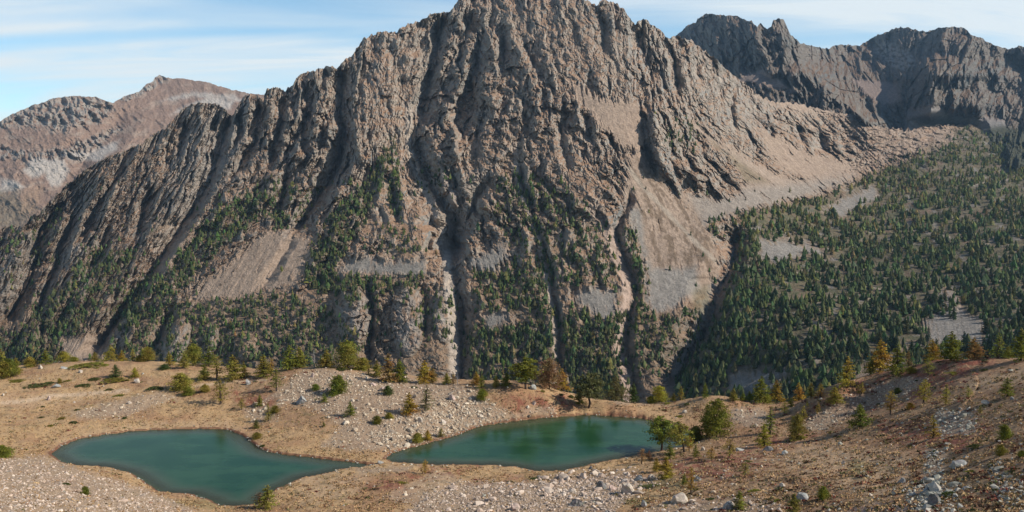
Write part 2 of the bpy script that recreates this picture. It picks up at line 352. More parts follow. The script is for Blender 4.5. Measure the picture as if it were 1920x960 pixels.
for p, dns in FZ: wood = np.maximum(wood, dns * pmask(U, V, p, 12, wobA * .8))
wood *= 1 - np.clip(scree * 1.1, 0, 1)
valley = pmask(U, V, [(1275,705),(1330,620),(1376,520),(1390,430),(1402,392),(1480,385),(1560,362),(1620,335),(1700,300),(1760,262),(1800,240),(2100,230),(2100,860),(1230,860)], 14)
clear = sst(fbm(U / 38 + .4 * fbm(U / 60, V / 60, 2, 2), V / 17, 4, 12), .02, .30)
up_r = valley * sst(V, 520, 330)
wood *= 1 - .93 * valley * sst(fbm(U / 34, V / 16, 4, 12), -.04, .14)
wood *= 1 - (1 - valley) * .75 * sst(fbm(S / 20, V / 30, 3, 15), -.02, .25)
cliff = pmask(U, V, [(1745,545),(1775,530),(1800,560),(1815,600),(1790,610),(1760,600)], 6, wobA * .3)
STREAK = [([(1150,430),(1163,470),(1182,520),(1187,560),(1174,600),(1170,650),(1185,720),(1188,760)], 8, (.50,.37,.29), .95), ([(1125,395),(1145,430),(1165,490)], 9, (.38,.29,.23), .6),
 ([(975,270),(980,340),(1000,400),(1020,450),(1034,520),(1042,560),(1049,620),(1054,760)], 4.5, (.45,.36,.29), .95), ([(845,450),(850,520),(855,560),(860,620),(862,760)], 9, (.50,.42,.34), .95),
 ([(777,200),(776,255),(782,300),(800,345),(822,385),(842,440)], 7, (.48,.40,.32), .9), ([(805,90),(797,150),(783,200)], 6, (.36,.31,.25), .6), ([(836,294),(845,340),(860,365),(855,420)], 6, (.39,.33,.28), .7),
 ([(1185,310),(1215,350),(1262,400),(1310,450),(1352,490)], 4, (.38,.31,.24), .9), ([(1290,200),(1330,245),(1400,300),(1480,345)], 6, (.40,.31,.24), .5),
 ([(635,300),(600,355),(560,410),(545,440)], 5, (.38,.33,.28), .6), ([(400,310),(352,395),(300,470)], 4, (.38,.33,.28), .6), ([(915,325),(885,372),(862,425),(850,455)], 14, (.36,.31,.26), .5), ([(1345,530),(1325,600),(1275,700)], 6, (.38,.33,.27), .6)]
streak = np.zeros(U.shape, f4)
for pts, wd, rgb, a_ in STREAK: streak = np.maximum(streak, a_ * lmask(U, V, [(p[0] - 10, p[1]) for p in pts], wd * 1.15, wobA * .18))
meadow = np.maximum.reduce([pmask(U, V, p, 18, wobA) for p in ([(872,490),(960,440),(1050,430),(1160,400),(1215,600),(1330,560),(1270,760),(870,760)], [(620,480),(820,480),(820,530),(600,545)], [(1170,300),(1240,330),(1370,480),(1330,600),(1200,620),(1170,420)], [(700,330),(790,380),(840,480),(760,500),(680,430)], [(330,570),(470,545),(640,560),(700,720),(160,720)], [(780,540),(870,540),(870,720),(700,720)])])
# relief
rough = (1 - .97 * scree) * (1 - .75 * np.clip(valley, 0, 1)) * (0.45 + 0.55 * sst(V, 620, 330)) 
low = sst(V, 380, 560)
calm = np.maximum.reduce([pmask(U, V, p, 25, wobA) for p in ([(690,90),(780,70),(800,110),(775,230),(760,320),(700,330),(680,200)], [(930,20),(1110,20),(1170,60),(1190,180),(1120,170),(1040,110),(960,70)], [(700,330),(800,360),(840,470),(760,500),(700,440)], [(880,250),(980,280),(980,330),(900,330),(860,400),(870,320)], [(1260,90),(1330,130),(1440,200),(1400,290),(1300,230)], [(1000,260),(1100,280),(1150,400),(1040,360)])])
busy = np.maximum.reduce([pmask(U, V, p, 25, wobA) for p in ([(440,200),(540,160),(640,130),(640,300),(560,330),(420,330)], [(810,30),(900,10),(960,180),(950,280),(850,300),(790,230)], [(60,420),(120,360),(140,420),(60,560)])])
leftf = pmask(U, V, [(120,400),(350,210),(430,260),(600,330),(640,560),(300,700),(-200,720),(0,560)], 30); rough = rough * (1 - .6 * calm + .35 * busy) * (1 - .5 * leftf)
rel = np.zeros(U.shape, f4)
Sw = S + 9 * fbm(U / 40, V / 40, 3, 1); Vw = V
Sx = Sw + 10 * fbm(U / 26, V / 26, 3, 20); Ux = U + 8 * fbm(U / 20, V / 20, 3, 21)
rel += rough * (34 * ridged(Sx / 58, Vw / 170, 2, 0) + 27 * ridged(Sx / 27, Vw / 105, 3, 2, .55) + 3 * ridged(Sx / 11, Vw / 24, 3, 6, .6))
iso = (1 - .97 * scree) * (1 - .85 * valley) * (1 - .55 * streak) * (1 - .55 * meadow) * (1 - .22 * leftf); rough = rough * (1 - .6 * streak) * (1 - .45 * meadow)
Sf = Sx + 3 * fbm(U / 6, V / 6, 2, 19); Vf_ = V + 5 * fbm(U / 12, V / 12, 2, 22)
herr = ridged((Sx + .75 * V) / 26, (V - .3 * Sx) / 70, 3, 14, .5) + ridged((Sx - .75 * V) / 26, (V + .3 * Sx) / 70, 3, 17, .5)
rel += iso * (1 - .5 * calm) * (15 * herr + 22 * rockface(Sf / 58, Vf_ / 105, 12, 1) * sst(V, 620, 380))
rel += iso * (7 * ridged(Ux / 36, V / 36, 4, 10, .6) + (16 * (1 + .5 * busy) * rockface(Sf / 24, Vf_ / 50, 1, 4, .50) + 4.5 * rockface(Sf / 7, Vf_ / 10, 8, 2, .6)) * (1 - .3 * low) * (1 - .5 * calm) + 3 * fbm(U / 9, V / 8, 3, 16))
crk = 1 - sst(np.abs(pn(Sf / 13, Vf_ / 75, 5)), 0, .07); crk2 = 1 - sst(np.abs(pn(Sf / 6 + 9, Vf_ / 30, 6)), 0, .09)
rel -= iso * (9 * crk + 4 * crk2) * (1 - .4 * low)
rel += (1 - scree) * valley * (22 * fbm(U / 90, V / 45, 3, 4) + 9 * ridged(U / 40, V / 24, 3, 8))
rel += scree * (2.2 * fbm(S / 9, V / 60, 3, 3) + .8 * fbm(U / 3, V / 3, 2, 5))
LINES = [
 ([(18,820),(60,812),(100,805),(150,797),(200,783),(255,777),(300,783),(340,800),(380,822),(420,840),(460,851),(500,852)], -105, 62, 26), ([(430,846),(520,852),(560,858),(620,862),(760,860)], -44, 44, 17),
 ([(18,824),(60,818),(100,812),(150,802),(200,790),(240,786)], -80, 14, 52),
 ([(290,836),(330,844),(365,860),(400,858),(450,850)], -45, 24, 14),
 ([(335,800),(370,812),(410,832),(445,846)], 30, 22, 14),
 ([(322,922),(360,900),(400,878),(440,860),(490,852)], -62, 45, 20),
 ([(120,634),(180,637),(230,639),(280,635),(310,629),(350,605),(400,570),(450,540)], -105, 34, 30), ([(140,650),(200,665),(260,668),(310,650)], 40, 18, 50),
 ([(205,432),(240,416),(300,401),(340,388),(400,352),(460,310),(520,270),(600,215),(680,165)], -85, 40, 24),
 ([(180,486),(230,479),(270,470),(310,445),(350,415)], -80, 20, 20), ([(168,537),(220,527),(270,508),(330,498)], -70, 18, 18), ([(150,585),(220,568),(260,552),(290,538),(340,530),(420,515)], -55, 20, 14),
 ([(190,450),(240,443),(290,432)], -50, 12, 14), ([(215,345),(260,340),(300,326)], -60, 14, 16), ([(240,315),(290,308),(330,300)], -50, 14, 14),
 ([(320,150),(380,115),(430,80),(500,55),(560,30),(620,0)], -90, 45, 26), ([(340,165),(400,137),(450,118),(520,92),(600,60)], -65, 26, 18), ([(360,190),(410,165),(470,150)], -45, 18, 14),
 ([(340,285),(400,264),(460,246)], -60, 22, 18), ([(400,210),(470,180),(560,130),(650,85)], -45, 30, 18), ([(560,330),(620,300),(690,270)], -45, 26, 18), ([(590,240),(640,215),(690,200)], -50, 22, 18),
 ([(38,1192),(90,1196),(120,1207),(165,1221)], -100, 30, 30), ([(66,1252),(95,1254),(122,1259),(157,1263),(190,1269)], -65, 20, 15), ([(2,1121),(40,1124),(80,1129),(115,1132)], -60, 22, 16),
 ([(155,1375),(206,1372),(258,1384)], -26, 8, 7), ([(95,1300),(140,1310),(160,1318)], -30, 12, 10), ([(160,1345),(190,1352)], -25, 10, 8),
 ([(418,1381),(460,1374),(500,1366),(540,1347),(580,1336),(640,1310),(680,1282),(740,1262)], -115, 60, 30),
 ([(345,1170),(370,1175),(400,1166),(435,1150),(460,1156)], -45, 12, 12), ([(420,1148),(470,1162),(520,1181),(560,1188),(600,1175),(650,1172),(700,1186),(760,1190)], -36, 28, 13),
 ([(270,975),(340,980),(400,1000),(450,1020),(500,1035),(560,1042),(620,1050),(740,1054)], -26, 24, 10),
 ([(520,688),(600,692),(650,690),(740,682)], -40, 24, 11), ([(530,802),(600,797),(650,800)], -20, 20, 10), ([(430,805),(455,800),(480,802)], -35, 10, 10),
 ([(5,890),(40,876),(80,862),(110,848),(160,838),(200,826)], -70, 26, 24), ([(30,905),(80,900),(130,885),(170,868),(220,852),(260,842)], -60, 22, 20), ([(50,880),(100,874),(160,866),(200,862)], 30, 14, 14),
 ([(150,885),(200,880),(240,868),(280,850)], -60, 18, 20), ([(40,940),(80,938),(120,942)], -35, 12, 12), ([(130,1105),(160,1110)], -30, 10, 10), ([(60,972),(100,985),(130,1010),(160,1025)], -38, 16, 12),
 ([(180,905),(230,900),(270,890)], -45, 14, 16), ([(200,975),(235,985),(260,990)], -40, 16, 14), ([(200,1045),(260,1050),(330,1060)], -38, 18, 14), ([(200,1090),(240,1100),(280,1105)], -45, 14, 12),
 ([(178,1228),(230,1226),(300,1238),(345,1252)], 75, 14, 70), ([(230,1262),(300,1270),(350,1282)], 42, 10, 30), ([(260,1300),(330,1310),(372,1322)], 45, 12, 40), ([(250,1205),(290,1212),(340,1225)], -30, 14, 12),
 ([(330,725),(380,735),(430,745)], -40, 16, 12), ([(380,712),(430,722)], -25, 12, 10), ([(235,1440),(260,1446)], -40, 8, 8), ([(232,1488),(270,1500)], -60, 12, 12), ([(245,1530),(290,1540)], -60, 14, 14), ([(212,1560),(250,1580),(280,1590)], -40, 16, 16),
 ([(60,720),(120,745),(200,760)], -30, 25, 20), ([(430,560),(500,520),(560,480)], -20, 20, 14),
]
for pts, a_, wl, wr in LINES: rel += vline(U, V, [(p[0], p[1] + (5 if a_ < -30 else 0)) for p in pts], a_, wl, wr)
# rounded rock slabs low on the face
for (cu, cv, su, sv, hgt, lean) in [(665,590,34,62,34,0),(765,600,32,70,34,0),(835,590,24,55,24,0),(330,645,24,48,45,-.3),(225,630,24,40,42,-.4),(130,560,28,70,45,-.5),(20,520,38,90,70,-.4),(55,640,18,45,30,-.3),(395,640,14,30,28,-.2),(460,650,24,28,30,0),(1775,565,28,28,45,0)]:
    uu = (U - cu - lean * (V - cv)) / su; vv = (V - cv) / sv; q = np.clip(1 - uu ** 2 - vv ** 2, 0, 1); rel += hgt * np.sqrt(q) * .8
apr = pmask(U, V, [(1540,205),(1640,225),(1810,222),(1850,262),(1720,320),(1600,320),(1560,260)], 14); rel += apr * (13 * rockface(U / 16, V / 8, 5, 3) + 16 * ridged(U / 30, V / 14, 3, 7))
rel *= (D0 / 2100) ** .8
slabs = np.zeros(U.shape, f4)
for (cu, cv, su, sv, lean) in [(665,590,34,62,0),(765,600,32,70,0),(835,590,26,60,0),(330,645,24,48,-.3),(225,630,20,36,-.4),(140,480,24,30,-.5),(20,520,34,90,-.4),(395,640,14,28,-.2),(155,535,14,30,-.5),(380,300,70,120,-.5),(1775,560,28,25,0)]:
    uu = (U - cu - lean * (V - cv)) / su; vv = (V - cv) / sv; slabs = np.maximum(slabs, sst(1 - uu ** 2 - vv ** 2 + fbm(U / 9, V / 14, 3, 3) * .6, 0, .5))
DA = (D0 - rel).astype(f4)
dx, dz = ray(U, V); PA = np.stack([dx * DA, DA, dz * DA], -1)
nz = slope_nz(PA)
def boxblur(a, r):
    for ax in (0, 1):
        p = np.pad(a, [(r + 1, r) if i == ax else (0, 0) for i in (0, 1)], mode='edge'); cs = np.cumsum(p.astype(np.float64), axis=ax); n = 2 * r + 1
        a = ((cs[n:] - cs[:-n]) if ax == 0 else (cs[:, n:] - cs[:, :-n])) / n
    return a.astype(f4)
hollow = boxblur(rel, 9) - rel; hollow2 = boxblur(rel, 3) - boxblur(rel, 1)
# colours: bare rock on steep ground, russet turf on gentle ground
def rockcol(U, V, nz, S, k0=.50, k1=.80, seed=0, gain=1.62):
    n1 = fbm(U / 50, V / 50, 3, seed + 1); n2 = fbm(U / 7, V / 10, 4, seed + 3, .6); n3 = fbm(S / 5, V / 26, 3, seed + 5)
    c = np.zeros(U.shape + (3,), f4) + np.array((.210, .182, .152), f4)
    c = colmix(c, sst(n1 + n2 * .5, -.1, .5), (.165, .165, .155)); c = colmix(c, sst(n2 + n3 * .5, .15, .6) * .7, (.33, .29, .235)); c = colmix(c, sst(n3 - n2, .2, .6) * .5, (.14, .11, .10))
    turf = sst(nz + n1 * .14 + n2 * .16, k0, k1)
    tc_ = np.zeros(U.shape + (3,), f4) + np.array((.215, .135, .085), f4); tc_ = colmix(tc_, sst(fbm(U / 16, V / 11, 4, seed + 8), .0, .4), (.27, .19, .135))
    c = c * (1 - turf[..., None]) + tc_ * turf[..., None]; return c * gain
cA = rockcol(U, V, nz + .13 * sst(V, 330, 600) - .05 * sst(V, 250, 60), S)
cA = colmix(cA, sst(hollow + 6 * fbm(U / 8, V / 12, 3, 3), 4, 20) * .5, (.42, .325, .255)); cA = colmix(cA, sst(-hollow, 6, 22) * .4, (.24, .225, .19))
cA = colmix(cA, sst(fbm(U / 60, V / 45, 3, 23) + .5 * fbm(U / 7, V / 9, 3, 22), .08, .4) * .45 * (1 - sst(V, 450, 560)), (.40, .335, .265))
n_s = fbm(S / 7, V / 70, 3, 2); n_f = fbm(U / 2.2, V / 2.2, 2, 4)
cA = colmix(cA, slabs * .75 * sst(fbm(S / 6, V / 22, 3, 9) + .35, 0, .5), (.33, .30, .265))
lowm = sst(V, 480, 640) * (1 - scree) * (1 - slabs)
cA = colmix(cA, lowm * .45, (.20, .155, .105))
grey = np.zeros(U.shape, f4)
for k in ('s5', 's6', 's7', 's9', 's10', 's12', 's16', 's18'): grey = np.maximum(grey, pmask(U, V, SC[k], 10, wobS))
grey = np.maximum(grey, pmask(U, V, [(1172,388),(1202,392),(1212,470),(1222,505),(1305,500),(1312,540),(1245,590),(1212,584),(1200,480)], 8, wobA * .4))
grey = np.maximum(grey, .7 * pmask(U, V, [(1290,362),(1420,350),(1600,330),(1560,360),(1420,400),(1320,430)], 14)); hv = pmask(U, V, [(1620,235),(1810,225),(1830,270),(1700,310),(1620,310)], 16); scree *= 1 - .75 * hv * sst(fbm(U / 16, V / 8, 4, 2), -.1, .15)
scol = np.zeros(U.shape + (3,), f4) + np.array((.37, .275, .205), f4)
scol = colmix(scol, grey, (.285, .255, .22)); scol = scol * (1 + .16 * n_s[..., None] + .22 * n_f[..., None])
fanb = pmask(U, V, [(1180,300),(1215,295),(1300,400),(1360,470),(1345,520),(1310,500),(1225,500),(1210,420),(1190,390)], 10, wobA * .5)
scol = colmix(scol, fanb * sst(fbm(S / 14, V / 60, 4, 6) + fbm(U / 6, V / 8, 2, 5) * .5, -.15, .25) * .85, (.17, .12, .08))
mead = pmask(U, V, [(1310,250),(1370,285),(1440,340),(1400,345),(1370,310)], 8, wobA * .4); scol = colmix(scol, mead * .6, (.17, .14, .08))
cA = cA * (1 - scree[..., None]) + scol * scree[..., None]
vc = np.zeros(U.shape + (3,), f4) + np.array((.17, .14, .085), f4)
vc = colmix(vc, sst(fbm(U / 24, V / 10, 4, 14), .14, .34) * .8, (.25, .225, .195)); vc = colmix(vc, sst(fbm(U / 20, V / 8, 3, 17), .1, .4), (.20, .14, .095)); vc = colmix(vc, sst(fbm(U / 30, V / 12, 3, 19), .1, .4) * .7, (.10, .105, .055))
vm = valley * (1 - scree) * (1 - cliff); cA = cA * (1 - vm[..., None]) + vc * vm[..., None]
cA = colmix(cA, np.clip(wood, 0, 1) * (1 - valley) * .5 * (1 - scree), (.15, .125, .075))
for pts, wd, rgb, a_ in STREAK: cA = colmix(cA, a_ * lmask(U, V, [(p[0] - 10, p[1]) for p in pts], wd * 1.15, wobA * .18), rgb)
for pts, wd in [([(1385,591),(1393,588),(1425,592),(1540,606)], 1.6), ([(1400,592),(1420,594)], 1.6), ([(1500,572),(1520,568),(1600,568),(1660,572)], 1.5), ([(1496,573),(1508,564),(1520,562)], 3.2), ([(1490,603),(1530,604)], 3), ([(1530,605),(1550,625),(1545,650),(1525,690),(1480,715)], 5),
 ([(1400,500),(1500,512),(1620,535),(1720,560)], 1.4), ([(1745,540),(1800,524)], 1.8), ([(1840,462),(1880,440),(1960,438)], 4), ([(1800,350),(1870,340),(1930,330)], 3), ([(1560,560),(1650,560)], 1.2), ([(1580,620),(1640,636),(1750,650)], 1.6), ([(1700,430),(1780,445)], 3)]:
    cA = colmix(cA, .8 * lmask(U, V, pts, wd), (.38, .31, .24))
gr = pmask(U, V, [(1300,545),(1325,535),(1335,570),(1320,600),(1300,585)], 8, wobA * .4); cA = colmix(cA, gr * .4, (.13, .14, .07))
cA *= (1 + .10 * n_f[..., None])
mountain = A.finish('mountain', DA, np.clip(cA, .02, .6), M_rock)

# far mountain on the left
TOP_B = [(-900,300),(-500,250),(-300,290),(-100,240),(0,228),(20,215),(45,205),(60,198),(80,192),(100,184),(125,181),(150,180),(180,182),(200,190),(212,193),(218,189),(235,180),(262,172),(275,157),(288,152),(290,145),(300,141),(315,146),(345,148),(360,150),(385,153),(400,158),(430,167),(470,176),(520,180),(620,190)]
B = Sheet(-760, 620, 1.7, TOP_B, [(-760, 560), (-200, 520), (620, 400)], 240, 1.0, 8)
U, V = B.U, B.V
k = .46; D0 = 3500 * (k + .06) / (k - (HV - V) / FPX) * np.interp(U, [-200, 150, 300, 620], [1.0, 1.0, 1.06, 1.12])
wobB = fbm(U / 20, V / 20, 3, 5) * 12
crag = pmask(U, V, [(0,215),(60,195),(150,175),(205,185),(215,200),(190,230),(120,245),(60,240),(0,235)], 8, wobB); crag = np.maximum(crag, pmask(U, V, [(0,275),(60,285),(120,280),(180,250),(230,240),(150,300),(60,300),(0,295)], 6, wobB))
crag = np.maximum(crag, pmask(U, V, [(215,185),(280,155),(300,140),(312,150),(290,165),(240,190)], 3))
rel = 26 * ridged(U / 50 - V / 80, V / 60, 4, 2) + (8 + 65 * crag) * ridged(U / 22 - V / 60, V / 26, 4, 4, .6) + 8 * fbm(U / 9, V / 9, 3, 6)
rel += vline(U, V, [(192,240),(240,215),(300,160),(380,110)], -90, 90, 50) + vline(U, V, [(150,262),(170,240),(190,220)], -60, 30, 20)
DB = (D0 - rel * 1.5).astype(f4)
c = np.zeros(U.shape + (3,), f4) + np.array((.20, .135, .10), f4)
c = colmix(c, crag * sst(fbm(U / 8, V / 8, 4, 4) + .25, 0, .4), (.25, .22, .185)); c = colmix(c, sst(fbm(U / 30 + V / 30, V / 14, 4, 3), .05, .35) * .5, (.28, .22, .17))
for p in [[(60,295),(120,300),(130,320),(110,350),(95,350),(85,325),(60,335),(45,320)],[(110,288),(180,282),(225,262),(218,280),(190,300),(130,300)],[(0,335),(25,335),(45,350),(20,358),(0,358)],[(320,215),(345,200),(400,180),(440,190),(430,205),(360,200)],[(300,190),(360,172),(440,180),(470,195),(420,185),(360,182)]]:
    c = colmix(c, pmask(U, V, p, 5, wobB * .5), (.31, .275, .24))
c = colmix(c, pmask(U, V, [(-200,350),(30,360),(60,390),(50,430),(-200,440)], 12, wobB) * .6, (.12, .105, .07)); c = colmix(c, pmask(U, V, [(40,360),(80,350),(70,400),(40,400)], 8, wobB) * .6, (.25, .17, .11))
c *= (1 + .22 * fbm(U / 3, V / 3, 3, 4))[..., None]
B.finish('distant_mountain', DB, np.clip(c * 1.3, .02, .6), M_rock)

# jagged ridge far on the right
TOP_C = [(1200,90),(1250,80),(1275,62),(1290,47),(1305,42),(1308,35),(1322,27),(1335,25),(1350,29),(1365,30),(1382,30),(1395,36),(1410,40),(1420,50),(1427,42),(1437,55),(1446,50),(1449,39),(1460,35),(1470,38),(1477,54),(1482,65),(1500,80),(1520,85),(1545,90),(1555,92),(1565,85),(1580,84),(1600,86),(1612,85),(1625,78),(1645,66),(1665,60),(1680,52),(1700,51),(1720,57),(1735,60),(1742,58),(1760,52),(1790,50),(1808,52),(1820,64),(1840,72),(1860,82),(1880,90),(1890,92),(1900,90),(1910,86),(1930,90),(2000,110),(2120,130),(2250,95),(2420,140)]
Cs = Sheet(1200, 2400, 1.3, TOP_C, [(1200, 250), (1500, 260), (1700, 320), (2090, 380), (2400, 400)], 300, 1.6, 5)
U, V = Cs.U, Cs.V
cp = [(1200,80,5600),(1275,62,5300),(1350,25,4900),(1460,35,4200),(1500,80,4250),(1560,90,4900),(1620,80,5400),(1700,50,5100),(1800,50,4500),(1900,90,4350),(2090,120,4100),(1200,250,2900),(1350,130,4000),(1460,180,3350),(1560,230,3250),(1650,140,4500),(1780,150,3950),(1700,240,3500),(1800,230,3700),(1800,320,3000),(1920,240,3600),(2090,240,3300),(1920,340,2700),(2090,380,2300),(1200,400,2500),(1600,340,2800)]
rc = RBF([(p[0], p[1]) for p in cp], [math.log(p[2]) for p in cp], 1e-4, 300); D0 = np.exp(rc(U.ravel(), V.ravel())).reshape(U.shape)
wobC = fbm(U / 16, V / 16, 3, 7) * 10
sc1 = [(1395,140),(1430,132),(1480,160),(1490,172),(1450,165),(1380,150)]
sc2 = [(1600,150),(1680,155),(1690,185),(1660,200),(1620,175)]; sc3 = [(1700,205),(1750,198),(1790,215),(1880,225),(1900,250),(1700,260)]; sc4 = [(1650,75),(1700,90),(1720,115),(1700,135),(1660,120),(1640,95)]
scr = np.maximum.reduce([pmask(U, V, p, 6, wobC * .5) for p in (sc1, sc2, sc3)]); snow = pmask(U, V, sc4, 6, wobC * .5)
Sc = U + .25 * (V - 100) * np.sign(U - 1700)
rel = (1 - .95 * scr) * (1 - .5 * snow) * (150 * ridged(Sc / 48, V / 130, 3, 1, .55) + 85 * ridged(Sc / 18, V / 45, 4, 4, .6) + 14 * ridged(U / 6, V / 8, 3, 9, .6))
rel += vline(U, V, [(105,1505),(150,1530),(200,1590),(245,1650),(262,1690)], 420, 90, 40) + vline(U, V, [(95,1735),(150,1745),(215,1745),(240,1750)], 420, 70, 120) + vline(U, V, [(165,1800),(240,1860),(340,1900)], 240, 70, 200)
rel += vline(U, V, [(50,1795),(90,1790),(130,1770),(170,1740)], 220, 50, 110) + vline(U, V, [(38,1460),(90,1475),(130,1490)], 160, 45, 30) + vline(U, V, [(25,1330),(80,1345),(120,1360)], 120, 30, 30) + vline(U, V, [(40,1415),(90,1420),(130,1425)], 120, 30, 18)
rel += vline(U, V, [(60,1880),(110,1890),(150,1930)], -200, 50, 40)
rel += (1 - .95 * scr) * (1 - .4 * snow) * (60 * rockface(Sc / 26, V / 48, 3, 3, .5) + 30 * (ridged((Sc + .8 * V) / 24, V / 60, 2, 6) + ridged((Sc - .8 * V) / 24, V / 60, 2, 8)))
hc_ = boxblur(rel, 8) - rel
DC = (D0 - rel).astype(f4); dx, dz = ray(U, V); nzc = slope_nz(np.stack([dx * DC, DC, dz * DC], -1))
c = rockcol(U, V, nzc, U, .72, 1.0, 3) * .52
c = colmix(c, sst(hc_, 20, 70) * .45, (.25, .20, .165)); c = colmix(c, scr, (.27, .205, .17)); c = colmix(c, pmask(U, V, sc3, 8), (.225, .205, .19)); c = colmix(c, snow * sst(fbm(U / 6, V / 6, 3, 3) + .3, 0, .4), (.34, .29, .24))
c = colmix(c, pmask(U, V, [(1850,240),(1880,235),(1960,250),(2100,260),(2100,400),(1850,400)], 8), (.07, .07, .045))
c *= (1 + .18 * fbm(U / 3, V / 3, 3, 4))[..., None]
Cs.finish('distant_ridge', DC, np.clip(c, .02, .6), M_rock)

# ------------------------------------------------------------------ foreground plateau with the two lakes
LZ = -65.0
def at_h(u, v, h):
    x, z = ray(u, v); Y = (LZ + h) / z; return (x * Y, Y, LZ + h)
LAKE_L = [(95,851),(115,836),(150,822),(200,814),(260,808),(320,805),(400,804),(430,806),(450,814),(468,826),(480,836),(500,846),(530,852),(570,856),(610,861),(650,866),(682,869),(700,872),(670,877),(640,880),(600,890),(560,898),(535,910),(520,916),(500,927),(480,946),(440,949),(410,948),(395,940),(360,927),(300,924),(285,914),(262,898),(240,886),(200,876),(150,874),(115,867)]
LAKE_R = [(722,861),(735,850),(760,842),(800,832),(850,818),(880,806),(910,797),(960,790),(1010,785),(1060,780),(1110,778),(1160,781),(1200,784),(1230,790),(1265,798),(1290,805),(1312,814),(1312,826),(1290,838),(1262,841),(1240,847),(1200,853),(1150,862),(1110,870),(1090,876),(1050,883),(1010,884),(970,877),(920,872),(860,872),(800,872),(760,868),(735,867)]
def dens(poly, n=6):
    out = []
    for i in range(len(poly)):
        a = poly[i]; b = poly[(i + 1) % len(poly)]
        for j in range(n):
            t = j / n; x = a[0] + (b[0] - a[0]) * t; y = a[1] + (b[1] - a[1]) * t
            nrm = math.hypot(b[0] - a[0], b[1] - a[1]) + 1e-6; q = float(pn(np.array([x / 7.0]), np.array([y / 3.0]), 3)[0]) * 1.8 + float(pn(np.array([x / 2.4]), np.array([y / 1.1]), 5)[0]) * .9
            out.append((x, y + q))
    return out
wl_poly = [[at_h(u, v, 0)[:2] for u, v in dens(p)] for p in (LAKE_L, LAKE_R)]
ctl = [(0,842,1.4),(100,800,.9),(300,782,.8),(450,780,1.2),(600,832,1),(700,842,.8),(850,785,1.6),(1250,775,1.1),(1330,790,1.5),(-200,820,4),
 (-250,700,6),(-100,700,4),(0,706,3),(60,692,3.2),(150,680,4.2),(250,676,4.2),(330,688,4.5),(420,702,4.5),(520,700,5),(600,689,7.5),(650,694,7),(700,712,5.5),(860,721,5.5),(960,733,6.5),(1030,737,6),(1085,765,1.5),(1150,742,5),(1200,746,5),(1330,745,4.5),(1400,755,2.5),(1432,760,2.5),
 (60,740,1.8),(200,745,2),(300,755,2),(500,755,3),(650,785,2.8),(800,775,3),(1000,765,3),(1200,765,2),
 (1400,790,3),(1480,765,3.5),(1565,728,12),(1650,699,13.5),(1760,677,19),(1840,672,22.5),(1920,674,24.5),(2100,668,30),(1600,795,8),(1520,795,4.6),(1440,775,2.6),(1620,757,9.0),(1700,722,14.5),(1575,765,8.0),(1500,830,7),(1350,850,5),(1245,862,1.6),(1700,820,14.5),(1800,760,20),(1920,760,25),(2150,760,34),(1920,850,28),(1750,880,20.5),(1600,880,15.5),(1600,950,19),(1450,950,14),
 (1300,930,10),(1200,900,5),(1150,940,7.5),(1000,935,4.5),(1000,905,2.2),(850,900,1.7),(850,950,4),(700,900,1.7),(700,950,3),(560,945,1.6),(0,870,7),(0,950,19),(100,900,9),(200,950,13),(260,925,5),(400,957,2.5),(-200,900,18),
 (0,1100,31),(500,1100,14),(1000,1100,17),(1500,1100,34),(1920,1100,41),(2300,1000,44),(-300,1050,36)]
cpw = [at_h(*c_) for c_ in ctl]
for (u_, Y_, z_) in [(-300,420,-110),(0,400,-108),(300,400,-110),(600,360,-104),(900,360,-106),(1085,330,-98),(1200,360,-106),(1430,360,-110),(1650,340,-102),(1900,320,-92),(2200,320,-75),
                     (-300,560,-175),(300,560,-175),(900,500,-165),(1400,480,-165),(1900,480,-160),(2300,480,-140)]:
    cpw.append(((u_ - 960) / FPX * Y_, Y_, z_))
for u_, Y_, z_ in [(1900,225,-56),(2090,225,-52),(1650,255,-68),(1780,245,-62),(1560,262,-72)]: cpw.append(((u_ - 960) / FPX * Y_, Y_, z_))
for x_, y_, z_ in [(0,2,-1.8),(-25,20,-14),(25,20,-10),(0,45,-26),(-60,60,-36),(60,50,-22)]: cpw.append((x_, y_, z_))
hr = RBF([(p[0], p[1]) for p in cpw], [p[2] for p in cpw], 1e-3, 60)
def lake_sd(x, y): return np.minimum(seg_sd(x, y, wl_poly[0]), seg_sd(x, y, wl_poly[1]))
def height(x, y, sd=None):
    x = np.asarray(x, float); y = np.asarray(y, float); sh = x.shape; x = x.ravel(); y = y.ravel()
    h = hr(x, y)
    far = sst(y, 430, 640); h = h * (1 - far) + far * np.interp(y, [430, 640, 1000, 1500], [-125, -230, -345, -440])
    am = np.clip((y - 40) / 60, 0, 1)
    h = h + am * (.9 * fbm(x / 26, y / 26, 3, 1) + .45 * np.abs(fbm(x / 8, y / 8, 3, 5)) + .14 * fbm(x / 1.9, y / 1.9, 3, 9))
    if sd is None: sd = lake_sd(x, y)
    else: sd = sd.ravel()
    hh = h - LZ
    near = 1 - np.exp(-np.clip(sd, 0, None) / 7.0)
    shore = .22 + .16 * fbm(x / 2.2, y / 2.2, 2, 2) + np.maximum(hh, .5 - 60 * sst(sd, 8, 40)) * near
    k_ = sst(y, 380, 300)   # only around the lakes
    land = np.where(sd < 60, shore, hh)
    bed = -.15 - np.minimum(np.clip(-sd, 0, None) * .28, 3.5)
    t = sst(sd, -.15, .12); out = LZ + land * t + bed * (1 - t)
    return out.reshape(sh)
us = np.arange(-420, 2340, 1.5); inv = np.linspace(1 / 430, 1 / 78, 640)
Ys = np.concatenate([[1500, 1300, 1100, 950, 820, 720, 650, 600, 560, 525, 495, 470, 450], 1 / inv, [70, 62, 54, 46, 38, 30, 22, 14, 7, 3]])
